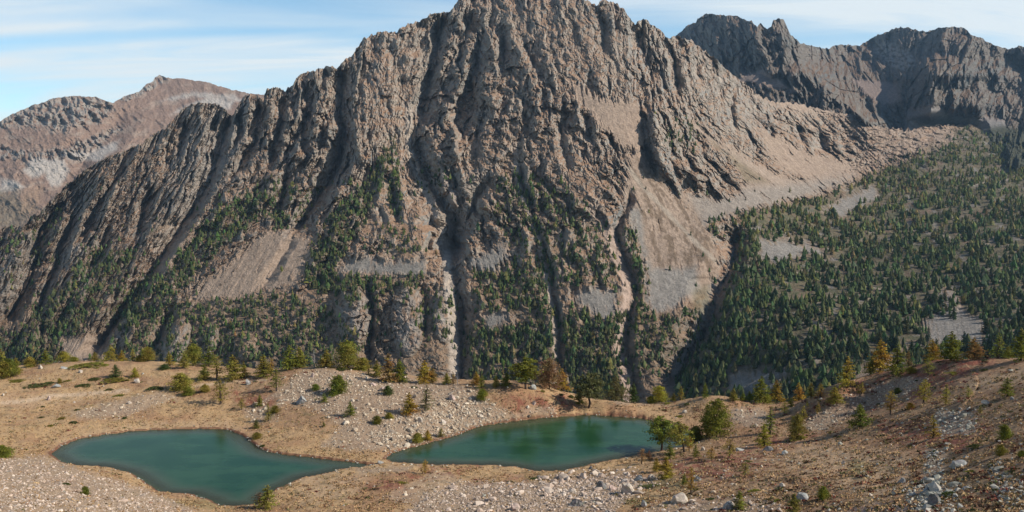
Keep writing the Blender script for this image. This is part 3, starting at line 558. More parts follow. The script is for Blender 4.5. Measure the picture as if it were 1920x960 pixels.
YY, UU = np.meshgrid(Ys, us, indexing='ij'); XX = (UU - 960) / FPX * YY
SDg = lake_sd(XX.ravel(), YY.ravel()).reshape(XX.shape)
ZZ = height(XX, YY, SDg)
Pg = np.stack([XX, YY, ZZ], -1)
# photo coordinates of ground points, used only to lay out what grows where
def proj(x, y, z):
    d = y * math.cos(PITCH) - z * math.sin(PITCH); up = y * math.sin(PITCH) + z * math.cos(PITCH)
    return 960 + FPX * x / d, 480 - FPX * up / d
GUu, GVv = proj(XX, YY, ZZ); GUu = GUu.astype(f4); GVv = GVv.astype(f4)
RUB = [ # rubble fields: polygon, stones per photo px^2, size (m), tone
 ([(480,760),(560,700),(600,690),(700,700),(860,722),(900,735),(925,760),(960,775),(930,788),(880,800),(830,822),(760,842),(680,845),(600,838),(640,800),(600,770),(520,745)], .050, .50, 0),
 ([(755,770),(860,735),(905,745),(930,780),(860,808),(780,830),(720,840),(690,820)], .055, .68, 0),
 ([(545,715),(600,700),(665,705),(660,745),(600,750),(520,760)], .05, .55, 0), ([(455,765),(500,760),(520,785),(470,790)], .06, .55, 0), ([(640,700),(700,705),(740,715),(700,735),(650,728)], .05, .55, 0),
 ([(130,775),(200,755),(300,735),(330,745),(240,780),(150,785)], .05, .45, 0), ([(-20,862),(80,855),(150,880),(230,905),(300,930),(380,962),(-20,962)], .075, .36, 1),
 ([(800,925),(860,905),(1010,905),(1100,895),(1180,890),(1200,910),(1150,962),(760,962)], .075, .45, 1), ([(1000,900),(1080,885),(1190,880),(1230,910),(1170,940),(1020,930)], .03, .8, 1),
 ([(820,880),(900,915),(780,950),(720,930),(780,900)], .035, .35, 0), ([(670,880),(780,872),(760,884),(680,888)], .05, .4, 0), ([(985,765),(1040,762),(1040,778),(980,776)], .05, .5, 0),
 ([(1375,765),(1430,765),(1450,800),(1400,800),(1370,790)], .07, .5, 0), ([(1520,775),(1600,740),(1690,705),(1740,710),(1700,740),(1620,770),(1540,808),(1500,805)], .05, .45, 0),
 ([(1755,770),(1830,770),(1830,810),(1770,818),(1745,800)], .05, .55, 2), ([(1740,840),(1775,840),(1760,960),(1720,960)], .04, .55, 2), ([(1700,900),(1800,905),(1800,960),(1700,960)], .02, .6, 2), ([(1860,880),(1930,900),(1930,962),(1870,940)], .03, .55, 2),
 ([(1130,742),(1250,745),(1250,757),(1160,757)], .05, .45, 0), ([(1240,940),(1400,930),(1480,950),(1440,962),(1200,962)], .035, .5, 1), ([(1185,790),(1500,860),(1500,930),(1200,930)], .004, .45, 0), ([(900,770),(1000,775),(980,785),(880,800)], .04, .45, 0)]
wobg = (fbm(UU / 17, GVv / 9, 4, 6) * 9).astype(f4)
rubm = np.zeros(GUu.shape, f4)
for p, d_, s_, t_ in RUB: rubm = np.maximum(rubm, min(1, d_ / .05) * pmask(GUu, GVv, p, 7, wobg))
x_, y_ = XX.astype(f4), YY.astype(f4)
n1 = fbm(x_ / 14, y_ / 14, 4, 3); n2 = fbm(x_ / 3.5, y_ / 3.5, 4, 7, .6); n3 = fbm(x_ / .8, y_ / .8, 3, 11, .6)
c = np.zeros(XX.shape + (3,), f4) + np.array((.46, .30, .155), f4)
rt = sst(GUu, 1150, 1450); c = colmix(c, rt * .55, (.27, .16, .10)); kn = pmask(GUu, GVv, [(430,700),(600,690),(860,722),(1090,760),(930,790),(700,830),(560,800),(430,760)], 20); c = colmix(c, kn * .5, (.27, .16, .105))
c = colmix(c, sst(n1, -.1, .35) * .7, (.33, .18, .10)); c = colmix(c, sst(n2, .1, .5) * .5, (.45, .31, .19)); c = colmix(c, sst(n3 + n2 * .5, .15, .5) * .6, (.17, .11, .07)); c = colmix(c, sst(fbm(x_ / 2.6, y_ / 1.6, 4, 12, .6), .12, .35) * (.35 + .45 * rt), (.19, .11, .07))
redz = np.zeros(GUu.shape, f4)
for p in [[(670,925),(700,905),(740,895),(790,880),(900,872),(860,890),(760,905),(720,925)],[(730,915),(760,900),(760,915),(735,925)],[(1240,860),(1420,840),(1440,870),(1400,900),(1280,905),(1250,880)],[(1500,780),(1620,710),(1760,668),(1880,668),(1780,730),(1640,770),(1520,790)],[(1780,775),(1830,772),(1825,800),(1790,800)],[(1420,850),(1540,812),(1500,812),(1400,838)],[(930,745),(1070,740),(1085,765),(960,775)],[(1640,800),(1800,770),(1860,800),(1800,850),(1680,830)],[(860,905),(980,900),(960,915),(880,915)],[(440,735),(520,745),(500,770),(440,765)]]:
    redz = np.maximum(redz, pmask(GUu, GVv, p, 10, wobg * 1.2))
c = colmix(c, redz * sst(n2 + n3 * .5, -.25, .2) * .85, (.25, .075, .05)); c = colmix(c, redz * sst(n1 + n3, .0, .5) * .5, (.17, .09, .06))
paleg = np.maximum.reduce([pmask(GUu, GVv, p, 12, wobg) for p in ([(-50,745),(60,740),(140,742),(230,735),(150,750),(60,762),(-50,765)], [(120,845),(100,825),(260,795),(430,792),(470,812),(430,800),(250,805)], [(1500,830),(1700,850),(1720,890),(1640,950),(1560,900),(1480,870)], [(1780,715),(1920,690),(1920,720),(1820,730)], [(560,900),(700,885),(660,930),(560,950)])])
c = colmix(c, paleg * (.55 + .3 * n2), (.52, .36, .22))
greenz = np.maximum.reduce([pmask(GUu, GVv, p, 8, wobg) for p in ([(1200,905),(1280,895),(1300,915),(1210,920)], [(1150,935),(1230,930),(1200,950)], [(985,893),(1010,890),(1045,900),(1000,904)], [(400,940),(440,952),(330,950),(290,935)], [(1600,860),(1640,870),(1620,900),(1580,890)], [(735,903),(765,900),(760,908)])])
c = colmix(c, greenz * .7, (.17, .15, .065)); c = colmix(c, sst(fbm(x_ / 5, y_ / 3, 3, 13), .28, .42) * .55, (.15, .12, .06))
greyz = pmask(GUu, GVv, [(1580,962),(1640,945),(1700,945),(1740,962),(1740,990),(1580,990)], 8, wobg); c = colmix(c, greyz, (.20, .165, .155))
c = colmix(c, rubm * .75, (.36, .265, .185)); c = colmix(c, rubm * sst(n3, .05, .4) * .6, (.15, .10, .07))
path = lmask(GUu, GVv, [(0,756),(50,752),(90,742),(140,740),(200,735),(240,732)], 4); c = colmix(c, path * .7, (.58, .43, .29))
path = lmask(GUu, GVv, [(330,733),(380,722),(430,716),(500,712)], 2.5); c = colmix(c, path * .7, (.58, .43, .29))
bank = (SDg > -.4) & (SDg < .7); bm = np.where(bank, 1, 0) * sst(np.abs(SDg - .1), .9, .3); c = colmix(c, bm * .85, (.15, .065, .04))
c = colmix(c, sst(SDg, -.3, -2.5), (.20, .19, .13)); c = colmix(c, sst(YY, 400, 560) * .8, (.14, .115, .08))
c *= (1 + .16 * n3[..., None])
ground = mesh_np('plateau_ground', Pg.reshape(-1, 3), grid_faces(*XX.shape), M_ground, True, np.clip(c, .02, .7).reshape(-1, 3)); tag(ground, kind='structure')

# the slope the camera stands on, beside and behind it
gx_ = np.arange(-420, 421, 7.0); gy_ = np.arange(-260, 131, 7.0); X2, Y2 = np.meshgrid(gx_, gy_); Z2 = hr(X2, np.maximum(Y2, 2)) - .9
Z2 = Z2 - np.clip(2 - Y2, 0, None) * -.10; Z2 = np.where(np.hypot(X2, Y2) < 60, np.minimum(Z2, -2.2), Z2); Z2 = np.where(Y2 > 60, Z2 - (Y2 - 60) * .05, Z2)
tc2 = np.zeros(X2.shape + (3,), f4) + np.array((.34, .22, .13), f4)
tag(mesh_np('slope_ground', np.stack([X2, Y2, Z2], -1).reshape(-1, 3), grid_faces(*X2.shape)[:, ::-1], M_ground, True, tc2.reshape(-1, 3)), kind='structure')

# water: one surface per lake
def water_mat():
    m, t, b, o = new_mat('lake_water')
    at = t.nodes.new('ShaderNodeAttribute'); at.attribute_name = 'shore'; ge = t.nodes.new('ShaderNodeNewGeometry')
    no = t.nodes.new('ShaderNodeTexNoise'); no.inputs['Scale'].default_value = .10; no.inputs['Detail'].default_value = 5
    mp = t.nodes.new('ShaderNodeMapping'); mp.inputs['Scale'].default_value = (1, 1.6, 1); t.links.new(ge.outputs['Position'], mp.inputs[0]); t.links.new(mp.outputs[0], no.inputs['Vector'])
    mr = t.nodes.new('ShaderNodeMapRange'); mr.inputs[1].default_value = .38; mr.inputs[2].default_value = .62; t.links.new(no.outputs[0], mr.inputs[0])
    m1 = t.nodes.new('ShaderNodeMix'); m1.data_type = 'RGBA'; t.links.new(mr.outputs[0], m1.inputs[0]); m1.inputs[6].default_value = (.012, .052, .021, 1); m1.inputs[7].default_value = (.026, .076, .033, 1)
    r2 = t.nodes.new('ShaderNodeMapRange'); r2.interpolation_type = 'SMOOTHSTEP'; r2.inputs[1].default_value = 0; r2.inputs[2].default_value = 7; t.links.new(at.outputs['Fac'], r2.inputs[0])
    m2 = t.nodes.new('ShaderNodeMix'); m2.data_type = 'RGBA'; t.links.new(r2.outputs[0], m2.inputs[0]); m2.inputs[6].default_value = (.075, .080, .045, 1); t.links.new(m1.outputs[2], m2.inputs[7])
    t.links.new(m2.outputs[2], b.inputs['Base Color']); b.inputs['Roughness'].default_value = .16; b.inputs['IOR'].default_value = 1.33; b.inputs['Specular IOR Level'].default_value = .14
    n2 = t.nodes.new('ShaderNodeTexNoise'); n2.inputs['Scale'].default_value = 2.2; n2.inputs['Detail'].default_value = 3; t.links.new(ge.outputs['Position'], n2.inputs['Vector'])
    bp = t.nodes.new('ShaderNodeBump'); bp.inputs['Strength'].default_value = .35; bp.inputs['Distance'].default_value = .03; t.links.new(n2.outputs[0], bp.inputs['Height']); t.links.new(bp.outputs[0], b.inputs['Normal'])
    tr = t.nodes.new('ShaderNodeBsdfTransparent'); tr.inputs[0].default_value = (.55, .75, .68, 1); r3 = t.nodes.new('ShaderNodeMapRange'); r3.inputs[1].default_value = .2; r3.inputs[2].default_value = 3.5; r3.inputs[3].default_value = .45; r3.inputs[4].default_value = 1
    t.links.new(at.outputs['Fac'], r3.inputs[0]); ms = t.nodes.new('ShaderNodeMixShader'); t.links.new(r3.outputs[0], ms.inputs[0]); t.links.new(tr.outputs[0], ms.inputs[1]); t.links.new(b.outputs[0], ms.inputs[2]); t.links.new(ms.outputs[0], o.inputs[0]); return m
M_water = water_mat()
for p in wl_poly:
    a = np.array(p); gx = np.arange(a[:, 0].min() - 2, a[:, 0].max() + 2, .8); gy = np.arange(a[:, 1].min() - 2, a[:, 1].max() + 2, .8)
    X2, Y2 = np.meshgrid(gx, gy); sd = seg_sd(X2.ravel(), Y2.ravel(), p).reshape(X2.shape); F = grid_faces(*X2.shape)
    keep = (sd.ravel()[F] < .9).all(1); F = F[keep]; idx = np.unique(F); mp_ = np.full(X2.size, -1); mp_[idx] = np.arange(len(idx))
    o = mesh_np('lake_water', np.stack([X2.ravel(), Y2.ravel(), np.full(X2.size, LZ)], 1)[idx], mp_[F][:, ::-1], M_water, True, None, {'shore': -sd.ravel()[idx]}); tag(o, kind='structure')

# where a photo pixel meets the plateau
_gys = np.linspace(80, 420, 120)
def ground_hit(u, v):
    """vectorised march of the view ray onto the height field; returns x, y, z, ok"""
    u = np.atleast_1d(np.asarray(u, float)); v = np.atleast_1d(np.asarray(v, float)); rx, rz = ray(u, v)
    x = rx[:, None] * _gys[None]; y = np.broadcast_to(_gys[None], x.shape); d = rz[:, None] * _gys[None] - height_fast(x, y)
    below = d < 0; k_ = np.argmax(below, 1); ok = below.any(1); k_ = np.clip(k_, 1, len(_gys) - 1); i = np.arange(len(u))
    a, b = d[i, k_ - 1], d[i, k_]; t = np.clip(a / (a - b + 1e-9), 0, 1); Y = _gys[k_ - 1] + t * (_gys[k_] - _gys[k_ - 1])
    X = rx * Y; return X, Y, height_fast(X, Y), ok
_hu = np.linspace(-420, 2338, 1100); _hi = np.linspace(1 / 430, 1 / 78, 640)
def height_fast(x, y):
    x = np.asarray(x, float); y = np.asarray(y, float); u = x / y * FPX + 960
    r0 = 13; fi = np.clip((1 / y - inv[0]) / (inv[1] - inv[0]), 0, 638.999); fc = np.clip((u - us[0]) / 1.5, 0, len(us) - 1.001)
    ri = fi.astype(int); ci = fc.astype(int); rf = fi - ri; cf = fc - ci; ri = ri + r0
    return (ZZ[ri, ci] * (1 - cf) + ZZ[ri, ci + 1] * cf) * (1 - rf) + (ZZ[ri + 1, ci] * (1 - cf) + ZZ[ri + 1, ci + 1] * cf) * rf

# ------------------------------------------------------------------ stones
ph = (1 + 5 ** .5) / 2
ICO = np.array([(-1,ph,0),(1,ph,0),(-1,-ph,0),(1,-ph,0),(0,-1,ph),(0,1,ph),(0,-1,-ph),(0,1,-ph),(ph,0,-1),(ph,0,1),(-ph,0,-1),(-ph,0,1)]); ICO /= np.linalg.norm(ICO[0])
ICF = np.array([(0,11,5),(0,5,1),(0,1,7),(0,7,10),(0,10,11),(1,5,9),(5,11,4),(11,10,2),(10,7,6),(7,1,8),(3,9,4),(3,4,2),(3,2,6),(3,6,8),(3,8,9),(4,9,5),(2,4,11),(6,2,10),(8,6,7),(9,8,1)])
def rotm(n):
    q = rng.normal(size=(n, 4)); q /= np.linalg.norm(q, axis=1, keepdims=True); a, b, c_, d = q.T
    return np.stack([1-2*(c_*c_+d*d),2*(b*c_-d*a),2*(b*d+c_*a),2*(b*c_+d*a),1-2*(b*b+d*d),2*(c_*d-b*a),2*(b*d-c_*a),2*(c_*d+b*a),1-2*(b*b+c_*c_)],1).reshape(-1,3,3)
TONES = [np.array([(.54,.44,.32),(.44,.35,.25),(.60,.51,.39),(.32,.26,.20)]), np.array([(.54,.42,.33),(.46,.35,.27),(.62,.51,.41),(.38,.31,.25)]), np.array([(.34,.33,.27),(.42,.39,.32),(.27,.26,.22),(.48,.44,.37)])]
sx, sy, ssz, stn = [], [], [], []
allu, allv, alls, allt = [], [], [], []
for p, d_, s_, t_ in RUB:
    xs = [q[0] for q in p]; ys = [q[1] for q in p]; area = (max(xs) - min(xs)) * (max(ys) - min(ys)); n = int(area * d_ * 3.2)
    pu = rng.uniform(min(xs) - 8, max(xs) + 8, n); pv = rng.uniform(min(ys) - 6, max(ys) + 6, n)
    sd = seg_sd(pu, pv, p) + fbm(pu / 14, pv / 8, 3, 6) * 9; kp = rng.random(n) < (1 - sst(sd, -6, 8)) * sst(fbm(pu / 9, pv / 6, 2, 8), -.55, -.1)
    allu.append(pu[kp]); allv.append(pv[kp]); m = kp.sum(); alls.append(s_ * np.exp(rng.normal(-.62, .58, m))); allt.append(np.full(m, t_))
n = 5200; pu = rng.uniform(-30, 1950, n); pv = rng.uniform(680, 970, n); kp = rng.random(n) < .18 + .82 * sst(pu, 1150, 1500) * sst(pv, 690, 800); kp &= rng.random(n) < sst(fbm(pu / 30, pv / 20, 3, 4), -.4, .3)
allu.append(pu[kp]); allv.append(pv[kp]); m = kp.sum(); alls.append(.28 * np.exp(rng.normal(0, .5, m))); allt.append(np.full(m, 2))
for pl in (LAKE_L, LAKE_R):   # stones along the waterline
    q = np.array(pl, float); nq = 330; k_ = rng.integers(0, len(q), nq); tt = rng.random(nq)[:, None]; pp = q[k_] * (1 - tt) + q[(k_ + 1) % len(q)] * tt + rng.normal(size=(nq, 2)) * np.array([3, 1.6])
    kk = fbm(pp[:, 0] / 25, pp[:, 1] / 12, 2, 5) > -.05; allu.append(pp[kk, 0]); allv.append(pp[kk, 1]); alls.append(.36 * np.exp(rng.normal(0, .4, kk.sum()))); allt.append(np.full(kk.sum(), 2))
allu = np.concatenate(allu); allv = np.concatenate(allv); alls = np.concatenate(alls); allt = np.concatenate(allt).astype(int)
gx, gy, gz, ok = ground_hit(allu, allv); sdl = lake_sd(gx, gy); ok &= (sdl > -.7) & (gy < 330)
gx, gy, gz, alls, allt, allu, allv = [a[ok] for a in (gx, gy, gz, alls, allt, allu, allv)]
print('stones', len(gx))
def stone_batch(idx):
    n = len(idx); s = alls[idx]; base = ICO[None] * (1 + rng.uniform(-.28, .28, (n, 12, 1))); base = base * np.stack([rng.uniform(.7, 1.25, n), rng.uniform(.6, 1, n), rng.uniform(.45, .8, n)], 1)[:, None]
    v = np.einsum('nij,nkj->nki', rotm(n), base); v *= (s * .55)[:, None, None]; v[..., 2] *= .8
    v[..., 0] += gx[idx][:, None]; v[..., 1] += gy[idx][:, None]; v[..., 2] += (gz[idx] + .05 * s)[:, None]
    cc_ = np.array([TONES[t][rng.integers(4)] for t in allt[idx]]) * rng.uniform(.85, 1.15, (n, 1))
    return v, cc_
big_i = np.argsort(-(alls / gy))[:150]; rest = np.setdiff1d(np.arange(len(gx)), big_i)
v, cc_ = stone_batch(rest); nS = len(rest)
Fs = (ICF[None] + 12 * np.arange(nS)[:, None, None]).reshape(-1, 3)
o = mesh_np('rubble', v.reshape(-1, 3), Fs, M_stone, False, np.repeat(cc_, 12, 0)); tag(o, kind='stuff')
def zone_label(u, v):
    if u < 400 and v > 845: return 'pale pinkish stone among the loose scree in the bottom left corner'
    if u < 400: return 'pale stone lying in the dry meadow rubble above the left lake'
    if v > 890 and u < 1240: return 'angular pale stone among the rubble below the right lake at the bottom of the picture'
    if u < 640: return 'pale stone in the rubble on the knoll behind the right end of the left lake'
    if u < 1240: return 'angular pale stone in the rubble field between the two lakes'
    if v > 800 or u < 1480: return 'pale stone scattered on the russet slope right of the lakes'
    return 'pale stone in the rocky strip on the larch-dotted hill at the right'
v, cc_ = stone_batch(big_i)
for j, i in enumerate(big_i):
    p0 = np.array([gx[i], gy[i], gz[i]]); o = mesh_np('stone', v[j] - p0, ICF, M_stone, False, np.repeat(cc_[j:j + 1], 12, 0)); o.location = p0
    lb = zone_label(allu[i], allv[i]); tag(o, lb, 'stone', 'stones: ' + lb)

def boulder_mesh(seed, cuts=9):
    r = np.random.default_rng(seed); import bmesh
    bm = bmesh.new(); bmesh.ops.create_icosphere(bm, subdivisions=3, radius=1.0)
    V3 = np.array([q.co[:] for q in bm.verts]); F = np.array([[q.index for q in f.verts] for f in bm.faces]); bm.free()
    for _ in range(cuts):
        nn = r.normal(size=3); nn[2] *= .7; nn /= np.linalg.norm(nn); d = r.uniform(.35, .75); e = V3 @ nn - d; V3 = V3 - np.clip(e, 0, None)[:, None] * nn * .93
    V3 = V3 + .035 * r.normal(size=V3.shape); V3[:, 2] = np.maximum(V3[:, 2], -.35); return V3, F
PALE, PINK, GREY, DARK = (.50,.43,.35), (.50,.38,.32), (.34,.335,.31), (.20,.19,.175)
BOULDERS = [
 (77,692,11,8,PALE,'white boulder beside green bushes on the crest of the left meadow'), (151,699,11,5,PALE,'low pale rock pair in the middle of the left meadow crest'), (118,692,20,5,GREY,'flat grey outcrop just right of the white boulder on the left meadow'),
 (91,751,10,8,PINK,'rounded pinkish boulder beside the pale path in the left meadow'), (139,756,5,4,PALE,'small white rock right of the pinkish boulder by the meadow path'), (105,726,26,5,GREY,'low grey outcrop under the long shrub band in the left meadow'),
 (258,717,16,8,PALE,'pale split outcrop below the lone cone-shaped tree on the left'), (243,757,9,6,PALE,'pale rock at the top of the meadow rubble above the left lake'), (368,668,12,4,PALE,'thin white ledge showing inside the larch clump on the horizon'), (6,742,6,4,PALE,'small white rock at the left edge beside the path'),
 (464,722,15,12,GREY,'grey-green boulder on the knoll left of the rubble, with a dark left side'), (586,708,9,9,PINK,'upright tan boulder near the top of the central knoll'), (616,734,17,8,PINK,'slanting pink slab beside the bushy green larch on the knoll'), (567,757,26,14,GREY,'large grey slab in the left part of the central rubble'),
 (718,733,17,8,PINK,'wide flat pinkish boulder high in the central rubble'), (700,722,14,6,PINK,'flat tan slab just above the wide pinkish boulder in the rubble'), (849,749,17,9,PINK,'large tan boulder in the right part of the rubble field under the horizon'), (787,793,12,11,PALE,'pale blocky boulder in the lower rubble between the lakes'), (830,795,16,11,PALE,'yellowish pale boulder in the lower rubble nearest the right lake'), (843,785,12,9,PALE,'pale boulder directly above the yellowish one near the right lake'),
 (901,783,10,8,PALE,'squat pale boulder at the right edge of the rubble above the right lake'), (1002,759,10,7,PINK,'tan boulder alone on the russet knoll behind the right lake'), (998,730,16,9,GREY,'grey boulder at the foot of the dark trunked pine on the horizon'), (1284,774,11,7,PALE,'whitish boulder on the far right shore meadow behind the right lake'),
 (952,728,6,4,PALE,'small white rock on top of the russet knoll'), (1318,845,9,7,PALE,'pale rock right of the leaning pines on the lake shore'), (1386,846,24,6,GREY,'long flat grey slab in tree shade right of the lake'), (1440,846,22,9,DARK,'dark-sided wedge boulder under the olive larch on the slope'), (1472,852,18,7,GREY,'grey boulder just right of the dark-sided wedge boulder'),
 (1310,903,18,9,GREY,'grey-green boulder beside the sparse golden larch on the lower slope'), (1273,943,38,20,PALE,'largest pale boulder at the bottom, right of the rubble'), (1208,950,14,14,GREY,'pointed grey rock left of the largest pale boulder'), (1130,918,26,16,DARK,'dark-faced peaked boulder in the rubble below the right lake'), (1176,927,30,19,PALE,'big pale slab right of the dark-faced peaked boulder'), (1147,920,24,12,PINK,'pinkish slab between the dark peaked boulder and the big pale slab'),
 (1197,903,22,11,GREY,'rounded grey boulder on the shore slope above the pale slab'), (1221,899,16,11,PALE,'pale pink boulder next to the rounded grey boulder on the slope'), (1085,949,34,14,DARK,'dark overhanging boulder at the bottom of the rubble'), (966,956,24,12,PINK,'smooth pinkish boulder at the bottom edge of the rubble'), (1074,925,20,12,PALE,'pale boulder above the dark overhanging one in the rubble'),
 (1468,912,14,7,PALE,'pale boulder alone in the dry grass of the lower right meadow'), (1505,938,30,13,GREY,'long split grey boulder beside the small green bush at lower right'), (1632,931,11,8,PALE,'squarish pale boulder in the meadow above the grey gravel'), (1691,906,15,10,GREY,'grey-white boulder left of the stone strip on the right slope'), (1693,925,9,7,GREY,'small grey boulder below the grey-white one on the right slope'), (1715,927,8,6,PALE,'small pale boulder in front of the stone strip on the right slope'),
 (1798,877,40,16,GREY,'long grey wedge-shaped boulder, the largest on the right slope'), (1812,860,14,7,GREY,'small grey boulder just above the long wedge-shaped one'), (1755,948,32,22,DARK,'nearly black boulder at the bottom right among stones'), (1790,938,14,12,GREY,'upright grey boulder touching the low green shrub at bottom right'), (1799,953,16,11,GREY,'rounded grey boulder at the bottom right corner area'), (1812,918,18,6,GREY,'low grey-pink boulder right of the low green shrub'), (1740,922,18,9,GREY,'grey boulder at the top of the dark stone pile'),
 (1583,870,10,6,PALE,'pale boulder on the upper part of the lower right meadow'), (1365,954,22,15,GREY,'grey boulder at the bottom beside the green larch sapling'), (1645,873,7,6,GREY,'small grey rock with dark side at the right end of the meadow'), (1850,757,20,6,PALE,'pale flat rocks on the open slope left of the green tree at right'), (1897,750,9,6,GREY,'small grey boulder below the green tree near the right edge'), (712,869,18,6,GREY,'low grey stones damming the neck between the two lakes'), (1107,880,9,6,DARK,'dark rock notch on the near shore of the right lake')]
bmeshes = [boulder_mesh(50 + i) for i in range(8)]
for j, (u, v_, wpx, hpx, rgb, lb) in enumerate(BOULDERS):
    X, Y, Z, ok = ground_hit([u], [v_ - hpx * .12]); X, Y, Z = X[0], Y[0], Z[0]; px = Y / FPX; V3, F = bmeshes[j % 8]
    W = wpx * px / 1.75; H = hpx * px / 1.1
    cc_ = np.array(rgb) * (1 + .12 * rng.normal(size=(len(V3), 1))); cc_ = np.clip(cc_ + rng.normal(size=cc_.shape) * .01, .03, .8)
    o = mesh_np('boulder', V3 * np.array([W, W * .8, H]), F, M_stone, False, cc_); o.location = (X, Y, Z + .10 * H); o.rotation_euler = (0, 0, rng.uniform(-.5, .5)); tag(o, lb, 'boulder')

# ------------------------------------------------------------------ trees
def rot_pts(n): return rotm(n)
def crown_tris(P, size, nrm_up=.3):
    """a small leaf-clump triangle pair at each point"""
    n = len(P); q = np.array([(-.5,-.35,0),(.5,-.35,0),(.45,.4,.1),(-.4,.45,-.1)]); M = rotm(n); s = size * rng.uniform(.5, 1.25, n)
    v = np.einsum('nij,kj->nki', M, q) * s[:, None, None] + P[:, None]; F = np.arange(4 * n).reshape(n, 4); return v.reshape(-1, 3), F
def tube(p0, p1, r0, r1, k=6):
    p0 = np.array(p0, float); p1 = np.array(p1, float); d = p1 - p0; d /= np.linalg.norm(d) + 1e-9; a = np.cross(d, (0, 0, 1) if abs(d[2]) < .9 else (1, 0, 0)); a /= np.linalg.norm(a); b = np.cross(d, a)
    th = np.arange(k) * 2 * np.pi / k; ring = np.cos(th)[:, None] * a + np.sin(th)[:, None] * b
    V3 = np.r_[p0 + ring * r0, p1 + ring * r1]; i = np.arange(k); j = (i + 1) % k; return V3, np.stack([i, j, j + k, i + k], 1)
def make_tree_meshes(name, prof, base, nl, leaf, ncl, droop=.15, lean=0., dead=False, spread=.10, seed=0, wob=.25, flat=.5):
    """unit-height tree: prof(t) = crown radius at crown fraction t (0 bottom, 1 tip)"""
    global rng; keep = rng; rng = np.random.default_rng(900 + seed)
    Vt, Ft, off = [], [], 0
    def add(v, f):
        nonlocal off; Vt.append(v); Ft.append(f + off); off += len(v)
    zs = np.linspace(0, 1, 7); ax = np.stack([lean * zs ** 1.5 + .012 * rng.normal(size=7), .012 * rng.normal(size=7), zs], 1); ax[0] = (0, 0, -.03)
    for i in range(6): add(*tube(ax[i], ax[i + 1], .024 * (1 - zs[i]) ** .8 + .003, .024 * (1 - zs[i + 1]) ** .8 + .003))
    Pts = []
    for k_ in range(nl):
        t = (k_ + rng.random()) / nl; t = t ** .85; z = base + (1 - base) * t; a = k_ * 2.4 + rng.normal() * .5; r = prof(t) * rng.uniform(1 - wob, 1 + wob)
        cx = np.interp(z, zs, ax[:, 0]); cy = np.interp(z, zs, ax[:, 1]); tip = np.array([cx + r * math.cos(a), cy + r * math.sin(a), z - droop * r + .02 * rng.normal()])
        o_ = np.array([cx, cy, z]); add(*tube(o_, tip, .007 * (1 - t) + .002, .0015, 4))
        n = max(3, int(1.7 * ncl * (r / .2) ** 1.3))
        s = rng.random(n) ** .65; q = o_ + (tip - o_) * s[:, None] + rng.normal(size=(n, 3)) * np.array([spread, spread, spread * flat]) * (.35 + .65 * s[:, None]) * r * 2.2
        Pts.append(q)
    Vt = np.concatenate(Vt); Ft = np.concatenate(Ft)
    res = None
    if not dead:
        P = np.concatenate(Pts); P = P[P[:, 2] > .01]; vv, ff = crown_tris(P, leaf); res = (vv, ff)
    rng = keep; return Vt, Ft, res
cone = lambda a: (lambda t: a * (1 - t) ** .8 + .012)
dome = lambda a: (lambda t: a * (1 - t ** 2.4) ** .6 + .01)
oval = lambda a: (lambda t: a * (math.sin(math.pi * (.18 + .80 * t)) ** .7) + .01)
KIN = { # kind: profile, crown base, limbs, leaf, clumps per limb
 'cone':   [(cone(.27), .06, 64, .030, 34, .15, 0, False, .10)], 'wide': [(dome(.42), .08, 60, .032, 30, .05, 0, False, .11)],
 'larch':  [(cone(.21), .08, 64, .028, 30, .20, 0, False, .10)], 'thin': [(cone(.15), .10, 54, .026, 20, .25, 0, False, .11)],
 'sparse': [(oval(.20), .16, 44, .026, 16, .2, .03, False, .10)], 'pine': [(oval(.31), .26, 46, .034, 26, -.05, .03, False, .09)],
 'lean':   [(oval(.28), .26, 40, .034, 22, .1, -.16, False, .09)], 'bush': [(dome(.48), .0, 60, .045, 26, .0, 0, False, .13)],
 'snag':   [(cone(.26), .25, 34, .02, 5, .0, .02, True, .1)], 'droop': [(cone(.46), .12, 56, .028, 24, .35, 0, False, .08)], 'spruce': [(cone(.17), .06, 70, .034, 34, .3, 0, False, .10)]}
TM = {}
def crown_me(name, v, f):
    me = bpy.data.meshes.new(name); me.from_pydata([], [], []); me.vertices.add(len(v)); me.vertices.foreach_set('co', v.astype(f4).ravel()); me.loops.add(f.size); me.loops.foreach_set('vertex_index', f.astype(np.int32).ravel())
    me.polygons.add(len(f)); me.polygons.foreach_set('loop_start', np.arange(0, f.size, f.shape[1], dtype=np.int32)); me.update(calc_edges=True); return me
for ki, (kname, (pr,)) in enumerate(KIN.items()):
    TM[kname] = []
    for var in range(3 if kname in ('cone', 'larch', 'bush', 'thin', 'wide', 'sparse') else 2):
        Vt, Ft, cr = make_tree_meshes(kname, pr[0], pr[1], pr[2], pr[3], pr[4], pr[5], pr[6], pr[7], pr[8], seed=ki * 5 + var)
        mt = crown_me('trunk', Vt, Ft); mt.materials.append(M_dead if pr[7] else M_bark); mc = None
        if cr: mc = crown_me('crown', *cr); mc.materials.append(M_needle)
        TM[kname].append((mt, mc))
COL = {'green': (.185,.200,.030), 'dark': (.080,.110,.030), 'olive': (.27,.235,.045), 'yellow': (.34,.28,.040), 'gold': (.38,.245,.04), 'brown': (.27,.165,.085), 'gray': (.15,.145,.055), 'orange': (.33,.205,.07)}
